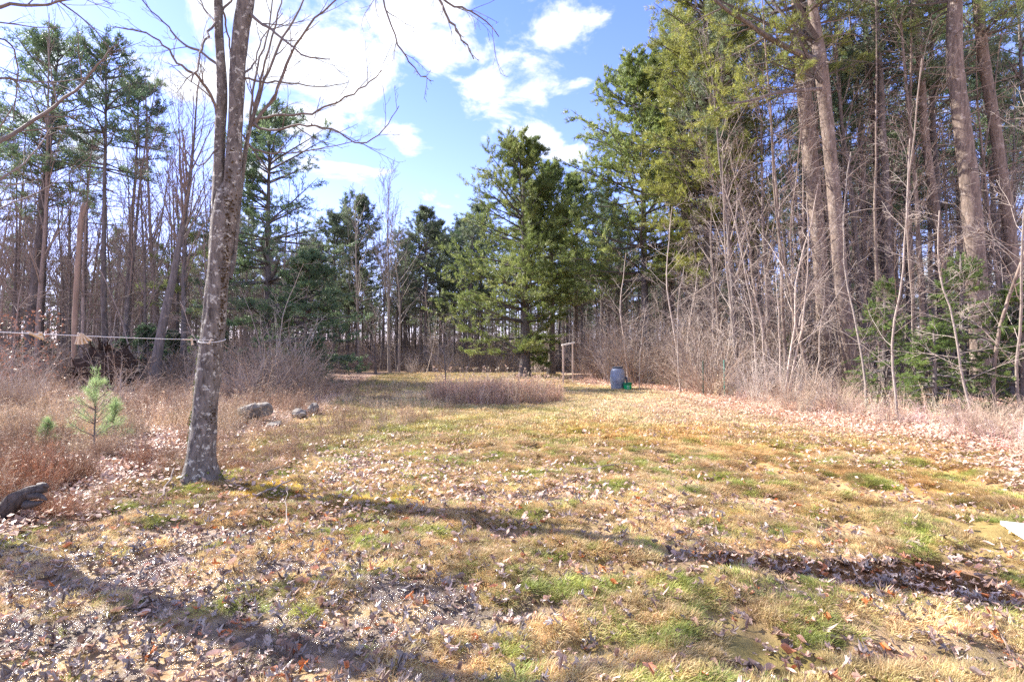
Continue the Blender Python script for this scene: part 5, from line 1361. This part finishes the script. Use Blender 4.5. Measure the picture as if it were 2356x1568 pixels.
tn = np.clip(base_c * rng.uniform(.5, 1.4, (n_, 1)), 0, .9)
scatter('dry_weeds', weeds, np.stack([x, Y, ground_h(x, Y)], -1), np.stack([rng.normal(0, .15, n_), rng.normal(0, .15, n_), rng.uniform(0, 6.28, n_)], -1), sc, idx, tn,
        'dense dead brown weeds and fallen stalks filling the left meadow', 'weeds')
# right margin and litter weeds
n_ = 420; Y = 6.2 + 17 * rng.uniform(0, 1, n_) ** 1.2; x = x_right(Y) + rng.uniform(.1, 1, n_) * 4.5
idx = rng.integers(0, 6, n_); sc = rng.uniform(.5, 1.0, n_)
scatter('dry_weeds', weeds, np.stack([x, Y, ground_h(x, Y)], -1), np.stack([rng.normal(0, .15, n_), rng.normal(0, .15, n_), rng.uniform(0, 6.28, n_)], -1), sc, idx, tint_rand([.58, .455, .35], n_, rng, .4),
        'sparse dead weeds and grass under the brush along the right margin', 'weeds')
# the bed of stiff dry stalks in mid lawn
c0 = G(1130, 935); n_ = 640; a = rng.uniform(0, 6.28, n_); q = rng.uniform(0, 1, n_) ** .75
x = c0[0] + .1 + np.cos(a) * q * 2.05; Y = c0[1] + 1.5 + np.sin(a) * q * 1.5
n2_ = 160; a = rng.uniform(0, 6.28, n2_); q = np.sqrt(rng.uniform(0, 1, n2_)); x = np.concatenate([x, XA(950, 17.5) + np.cos(a) * q * 1.1]); Y = np.concatenate([Y, 18 + np.sin(a) * q * 1.0])
idx = np.where(np.arange(len(x)) < n_, rng.choice([1, 3, 0, 1], len(x)), rng.choice([4, 5], len(x))); bedn = n_; n_ = len(x); tb_ = tint_rand([.50, .345, .25], n_, rng, .4); tb_[bedn:] = tint_rand([.74, .58, .44], n_ - bedn, rng, .2)
scatter('dry_stalk_bed', weeds, np.stack([x, Y, ground_h(x, Y)], -1), np.stack([rng.normal(0, .06, n_), rng.normal(0, .06, n_), rng.uniform(0, 6.28, n_)], -1), rng.uniform(.5, 1.0, n_) * np.where(np.arange(n_) < bedn, 1, .55), idx, tb_,
        'bed of upright dry brown flower stalks left standing in the middle of the lawn', 'dead flower bed')
# plumes on the bed
pl = src_collection('plume_kinds', [weed_mesh(970 + k, 1.0, 5, .12, .0, .004, True) for k in range(2)])
n_ = 60; x = c0[0] + rng.uniform(-1.9, 2.2, n_); Y = c0[1] + 2 + rng.uniform(-.8, 1.6, n_)
scatter('golden_rod_plumes', pl, np.stack([x, Y, ground_h(x, Y)], -1), np.stack([0 * x, 0 * x, rng.uniform(0, 6, n_)], -1), rng.uniform(.9, 1.2, n_), rng.integers(0, 2, n_), tint_rand([.66, .50, .36], n_, rng), 'pale fluffy seed heads standing above the dry stalk bed', 'seed heads')

# ================================================================ STUFF: lawn grass
def grass_mesh(seed, n, Lb, w_, base=.05, lean=.5, comb=.6):
    rng = rg(seed); a = rng.uniform(0, 6.28, n); q = np.sqrt(rng.uniform(0, 1, n)) * base
    P0 = np.stack([np.cos(a) * q, np.sin(a) * q, np.full(n, -.008)], -1)
    D = np.stack([np.cos(a) * lean * q / base, np.sin(a) * lean * q / base, np.ones(n)], -1) + rng.normal(0, .25, (n, 3)) + np.array([comb, 0, 0])
    S = grow(P0, D, Lb * rng.uniform(.5, 1.2, n), 4, .08, np.array([comb * .35, 0, -.28]), rng)
    sd_ = unit(np.cross(S[:, -1] - S[:, 0], rng.normal(0, .4, (n, 3)) + [0, 0, 1.])) * w_ * .5; wk = np.array([1, .95, .7, .12])
    V = np.stack([S - sd_[:, None] * wk[None, :, None], S + sd_[:, None] * wk[None, :, None]], 2).reshape(-1, 3)
    i = (np.arange(n) * 8)[:, None] + np.arange(3)[None] * 2; Q = np.stack([i, i + 1, i + 3, i + 2], -1).reshape(-1, 4)
    b = Bag(); b.add(V, Q, None, 0, np.repeat(rng.uniform(.15, 1, n), 8)); return b.mesh('grass_tuft', [M['grass']])
gc = src_collection('grass_kinds', [grass_mesh(980, 80, .055, .003, .06, .9, .3), grass_mesh(981, 70, .07, .003, .06, .8, .6), grass_mesh(982, 90, .035, .003, .07, .9, .1), grass_mesh(983, 36, .085, .0032, .045, .9, .4),
                                   grass_mesh(984, 60, .055, .007, .10, .8, .2), grass_mesh(985, 46, .05, .010, .16, .9, .3)])
STRAW, GREEN = np.array([.80, .60, .31]), np.array([.30, .36, .07])
def grass_tint(x, y, rng, gain=1.0):
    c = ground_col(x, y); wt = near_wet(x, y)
    c = lerp(c, STRAW, np.clip(.25 + wt * .6, 0, 1) * (1 - sstep(np.hypot(x, y), 7, 13)) + wt * .6 * sstep(np.hypot(x, y), 7, 13))
    g = sstep(fbm(x * 3.4, y * 3.8, 201, 3) + rng.normal(0, .10, len(x)), .53, .66) * (1 - sstep(np.hypot(x, y), 7, 13) * .7)
    c = lerp(c, GREEN, g * .82)
    ms = np.clip(blob(x, y, 580, 1133, .30, .34) + blob(x, y, 870, 1158, .60, .18, 4) * 1.2 + blob(x, y, 700, 1125, .6, .14) * .7, 0, 1)
    c = lerp(c, [.74, .54, .10], sstep(ms, .25, .7) * sstep(fbm(x * 5, y * 7, 421, 3) + rng.normal(0, .06, len(x)), .42, .56))
    return np.clip(c * (.62 + .76 * fbm(x * 6, y * 6, 401, 2)[:, None]) * rng.uniform(.7, 1.25, (len(x), 1)) * (1 + rng.normal(0, .05, (len(x), 3))) * gain, 0, .95)
def in_lawn(x, y):
    l, r, b_ = side_amounts(x, y); return (l < .5) & (r < .6) & (b_ < .5)
n_ = 230000; Y = 2.0 + 7.5 * rng.uniform(0, 1, n_) ** .9; x = rng.uniform(-1.12, 1.12, n_) * Y
hh = fbm(x * 2.3, Y * 2.9, 11, 3) - .47; dens = sstep(hh + rng.normal(0, .03, n_), -.11, .03) * (1 - .72 * near_wet(x, Y)) * (1 - .95 * np.clip(pool(x, Y) * 1.6, 0, 1))
moss_b = np.clip(blob(x, Y, 700, 1140, 1.1, .4), 0, 1)
dens = dens * (1 - .55 * moss_b) * (1 - .3 * blob(x, Y, 250, 1270, 1.5, .6))
dens = dens * ~((x > 3.9) & (np.abs(Y - 4.45 + (x - 4.4) * .55) < .3))
keep = (rng.random(n_) < dens * np.clip(Y / 6, .5, 1)) & in_lawn(x, Y); x, Y = x[keep], Y[keep]; n_ = len(x)
flow = fbm(x * 1.1, Y * 1.1, 301, 2) * 9
scatter('lawn_grass', gc, np.stack([x, Y, ground_h(x, Y)], -1), np.stack([rng.normal(0, .2, n_), rng.normal(0, .2, n_), flow + rng.normal(0, .5, n_)], -1), rng.uniform(.5, 1.05, n_), rng.choice([0, 1, 2, 3, 0, 2], n_), grass_tint(x, Y, rng),
        'matted tufts of straw and green grass in the near lawn', 'grass')
n_near = n_
n_ = 46000; Y = 8.5 + 26 * rng.uniform(0, 1, n_) ** 1.25; x = x_left(Y) + rng.uniform(0, 1, n_) * (x_right(Y) - x_left(Y)); keep = in_lawn(x, Y) & (np.abs(x) < 1.1 * Y); x, Y = x[keep], Y[keep]; n_ = len(x)
scatter('lawn_grass', gc, np.stack([x, Y, ground_h(x, Y)], -1), np.stack([rng.normal(0, .15, n_), rng.normal(0, .15, n_), rng.uniform(0, 6.28, n_)], -1), rng.uniform(.7, 1.2, n_) * (1 + Y / 40), rng.choice([4, 5], n_), grass_tint(x, Y, rng),
        'short straw coloured turf of the far lawn', 'grass')

# ================================================================ FALLEN LEAVES
def maple_leaf(seed, curl, size=.055):
    rng = rg(seed); out = []
    lobes = [(90, 1.0), (38, .82), (142, .82), (-12, .55), (192, .55)]
    pts = []
    for a, r in lobes:
        for da, rr in ((-13, .72), (-6, .80), (0, 1.0), (6, .80), (13, .72)): pts.append((a + da, r * rr * rng.uniform(.92, 1.08)))
    for a in (64, 116): pts.append((a, .42))
    for a in (13, 167): pts.append((a, .38))
    pts.append((228, .32)); pts.append((-48, .32)); pts.append((270, .12))
    pts.sort(); ang = np.radians([p[0] for p in pts]); r = np.array([p[1] for p in pts]) * size
    x, y = np.cos(ang) * r, np.sin(ang) * r
    ax = rng.uniform(0, 3.14); ax2 = rng.uniform(0, 3.14); u = x * math.cos(ax) + y * math.sin(ax); v = x * math.cos(ax2) + y * math.sin(ax2)
    z = curl * (u ** 2) / size * 1.2 - curl * .6 * v * np.abs(v) / size + rng.normal(0, size * .07, len(x))
    V = np.concatenate([[[0, 0, 0]], np.stack([x, y, z], -1)]); V[:, 2] -= V[:, 2].min() * .8
    n = len(x); T = [(0, 1 + k, 1 + (k + 1) % n) for k in range(n)]
    return make_mesh('fallen_leaf', V, None, T, [M['leaf']])
def oval_leaf(seed, curl, size=.05):
    rng = rg(seed); n = 12; a = np.linspace(0, 2 * np.pi, n, endpoint=False); x = np.cos(a) * size; y = np.sin(a) * size * .42 * (1 - .25 * np.cos(a))
    z = curl * y ** 2 / size * 3 + curl * .4 * x ** 2 / size + rng.normal(0, size * .03, n); V = np.concatenate([[[0, 0, 0]], np.stack([x, y, z], -1)])
    return make_mesh('fallen_leaf', V, None, [(0, 1 + k, 1 + (k + 1) % n) for k in range(n)], [M['leaf']])
leaf_meshes = [maple_leaf(1, .5), maple_leaf(2, 1.1), maple_leaf(3, -.8), maple_leaf(4, 1.6), maple_leaf(5, .9, .045), maple_leaf(6, -1.3, .05), maple_leaf(7, 2.0, .05), oval_leaf(8, 1.0), oval_leaf(9, 2.0, .04), maple_leaf(10, 1.3, .035)]
for me_ in list(leaf_meshes[:7]):
    q = me_.copy(); q.materials.clear(); q.materials.append(M['wet_leaf']); leaf_meshes.append(q)
lc = src_collection('leaf_kinds', leaf_meshes)
def leaf_weight(x, y):
    l, r, b_ = side_amounts(x, y)
    hh = fbm(x * 2.3, y * 2.9, 11, 3) - .47
    wgt = .17 + .75 * near_wet(x, y) + .8 * pool(x, y) + .62 * sstep(-hh + .10 * (vnoise(x * 5, y * 5, 77) - .5), -.06, .07) + .9 * blob(x, y, 650, 1180, 1.6, .8) + .5 * blob(x, y, 250, 1300, 2.2, 1)
    wgt = wgt + .5 * np.maximum(l, r)
    far = sstep(np.hypot(x, y), 6.5, 9.5) * (1 - np.maximum(l, r)); orange = blob(x, y, 1750, 1040, 3, 2)
    wgt = wgt * (1 - .85 * far) * (1 - .35 * sstep(np.hypot(x, y), 4.2, 6.5)) * (1 - .6 * orange) * (1 - .6 * blob(x, y, 870, 1158, .5, .14)) * (1 - .6 * blob(x, y, 580, 1133, .25, .25))
    return wgt
n_ = 34000; Y = 2.05 + 9.5 * rng.uniform(0, 1, n_) ** .95; x = rng.uniform(-1.1, 1.1, n_) * Y
keep = rng.random(n_) < leaf_weight(x, Y) * 1.05 * np.clip(Y / 6, .5, 1); x, Y = x[keep], Y[keep]; n_ = len(x)
z = ground_h(x, Y) + rng.uniform(.002, .028, n_)
rot = np.stack([rng.normal(0, .15, n_), rng.normal(0, .15, n_), rng.uniform(0, 6.28, n_)], -1); sc = (.37 + .66 * rng.uniform(0, 1, n_) ** 1.5) * (1 - .25 * sstep(Y, 4, 9)); ix = rng.integers(0, 10, n_); ix = np.where(rng.random(n_) < .6 * near_wet(x, Y) * (1 - .6 * (x > 1)), rng.integers(10, 17, n_), ix)
order = np.argsort(np.hypot(x, Y)); inview = np.abs(x[order]) < 1.0 * Y[order]
inview &= Y[order] > 2.35
own = order[inview][:300]; rest = np.setdiff1d(np.arange(n_), own)
for i in own:                                       # the nearest leaves can be picked up one by one
    o = bpy.data.objects.new('leaf', leaf_meshes[ix[i]]); COL.objects.link(o); o.parent = ground
    o.location = (x[i], Y[i], z[i]); o.rotation_euler = rot[i]; s_ = sc[i] * 1.08; o.scale = (s_, s_, s_)
scatter('leaf_carpet', lc, np.stack([x, Y, z], -1)[rest], rot[rest], sc[rest], ix[rest], np.full((len(rest), 3), .3),
        'fallen brown maple leaves strewn over the near grass', 'fallen leaves')
# clusters of leaves farther out
def leaf_cluster(seed, n=34, R0=.5, size=.035):
    rng = rg(seed); b = Bag(); a = rng.uniform(0, 6.28, n); q = np.sqrt(rng.uniform(0, 1, n)) * R0
    c = np.stack([np.cos(a) * q, np.sin(a) * q, rng.uniform(0.01, .05, n)], -1); t = rng.uniform(0, 6.28, n); s_ = size * rng.uniform(.5, 1, n)[:, None]
    e1 = np.stack([np.cos(t), np.sin(t), rng.normal(0, .4, n)], -1) * s_; e2 = np.stack([-np.sin(t), np.cos(t), rng.normal(0, .4, n)], -1) * s_ * .7
    up = np.array([0, 0, 1.]) * s_ * rng.uniform(-.3, .5, (n, 1))
    V = np.stack([c - e1, c + e2 + up, c + e1, c - e2 + up], 1).reshape(-1, 3); i = np.arange(n)[:, None] * 4
    T = np.concatenate([i + [0, 1, 2], i + [0, 2, 3]]).reshape(-1, 3) if False else np.concatenate([np.hstack([i, i + 1, i + 2]), np.hstack([i, i + 2, i + 3])])
    b.add(V, None, T, 0, np.repeat(rng.uniform(.1, 1, n), 4)); return b.mesh('leaf_cluster', [M['litter']])
lcc = src_collection('litter_kinds', [leaf_cluster(1), leaf_cluster(2), leaf_cluster(3, 14, .5), leaf_cluster(4, 40, .45, .036)])
n_ = 26000; Y = 4.5 + 26 * rng.uniform(0, 1, n_) ** 1.1; x = rng.uniform(-1.1, 1.1, n_) * Y
l, r, b_ = side_amounts(x, Y); wgt = .95 * r + .55 * l + .012 + .35 * np.clip(blob(x, Y, 1600, 935, 2.4, 3) + blob(x, Y, 2150, 1010, 3, 2) + blob(x, Y, 1900, 960, 3, 2.4), 0, 1) + .16 * blob(x, Y, 1000, 1080, 3, 1.2)
wgt = wgt + .05 * blob(x, Y, 900, 1000, 3, 3)
keep = rng.random(n_) < wgt; x, Y, r = x[keep], Y[keep], r[keep]; n_ = len(x)
tn = np.where((r > .3)[:, None], np.array([[.60, .40, .29]]), np.array([[.48, .32, .235]])) * rng.uniform(.65, 1.3, (n_, 1))
scatter('leaf_litter', lcc, np.stack([x, Y, ground_h(x, Y)], -1), np.stack([rng.normal(0, .06, n_), rng.normal(0, .06, n_), rng.uniform(0, 6.28, n_)], -1), rng.uniform(.8, 1.1, n_), rng.integers(0, 4, n_), np.clip(tn, 0, .9),
        'brown leaf litter along the wood edges and over the lawn margins', 'leaf litter')

# ================================================================ LABELS OF THE COPIES: tell each by its landmark
MARKS = {'left': [(150, 'by the left edge'), (270, 'behind the stripped snag'), (420, 'round the mossy leaning tree'), (560, 'behind the near maple'), (9999, 'behind the mid left pine')],
         'back': [(860, 'behind the white stemmed birch'), (960, 'behind the pale many branched tree'), (1100, 'under the sky gap'), (1240, 'behind the big centre pine'), (9999, 'behind the wooden frame')],
         'right': [(1420, 'behind the wooden frame'), (1600, 'behind the barrel'), (1790, 'behind the vase shaped saplings'), (1980, 'round the grey pine pair'), (2160, 'behind the left fir'), (2300, 'round the massive grey pine'), (9999, 'by the right edge')]}
ORD = ['nearest', 'second nearest', 'third nearest', 'fourth nearest']
bins = {}
for o in list(scene.objects):
    if o.parent or 'group' not in o or 'category' not in o: continue
    g_ = o['group']; x, Y = o.location.x, o.location.y; px = 1178 + x / Y * F
    if 'clothespins' in g_: continue
    reg = 'left' if ('left' in g_ or 'maple' in g_) else 'back' if 'far end' in g_ else 'right'
    mark = next(t_ for lim2_, t_ in MARKS[reg] if px < lim2_)
    bins.setdefault((g_, mark), []).append((Y, o))
NOUN = {'pine_tree': 'dark pine', 'bare_tree': 'thin leafless tree', 'sapling': 'slender sapling', 'fir_tree': 'small dull fir', 'leafless_shrub': 'brown leafless shrub', 'tall_shrub': 'tall tangled shrub'}
SITE = {'dark pines of the left wood': 'in the left wood', 'thin leafless trees of the left wood': 'in the left wood', 'saplings on the left': 'at the left wood edge', 'small firs of the left wood': 'on the left wood floor',
        'shrubs of the left meadow': 'in the left meadow', 'brambles of the thicket by the maple': 'in the bramble thicket', 'dark pines at the far end of the clearing': 'at the far end', 'thin leafless trees at the far end': 'at the far end',
        'saplings at the far end': 'at the far end', 'shrubs at the far end': 'at the far end', 'dark pines of the right wood': 'in the right wood', 'thin leafless trees of the right wood': 'in the right wood', 'thicket saplings on the right': 'in the right thicket',
        'small firs of the right wood': 'on the right wood floor', 'brush along the right edge': 'in the edge brush', 'low shrubs at the near right edge': 'low on the near litter', 'tall thicket behind the barrel': 'in the high thicket', 'slim straight sunlit trunks on the right': 'at the sunny wood front'}
for (g_, mark), lst in bins.items():
    lst.sort(key=lambda q: q[0]); noun = NOUN[lst[0][1].name.split('.')[0]]
    for k, (_, o) in enumerate(lst):
        mt_ = (o if o.type == 'MESH' else o.children[0]).data.materials[0].name
        tone_ = 'pale' if 'pale' in mt_ else 'reddish' if mt_.startswith('brush') else 'dark' if 'dark' in mt_ else 'grey' if 'grey' in mt_ else ''
        noun = NOUN[o.name.split('.')[0]]
        if tone_ and tone_ not in noun: noun = tone_ + ' ' + noun.replace('brown ', '')
        size_ = 'big ' if o.scale[0] > 1.02 else 'small ' if o.scale[0] < .78 else ''
        if len(lst) == 1: o['label'] = 'only %s %s %s' % (noun, SITE[g_], mark)
        elif k < 4: o['label'] = '%s %s %s %s' % (ORD[k], noun, SITE[g_], mark)
        else: o['label'] = '%s%s deep %s %s' % ('' if 'small' in noun else size_, noun, SITE[g_], mark)
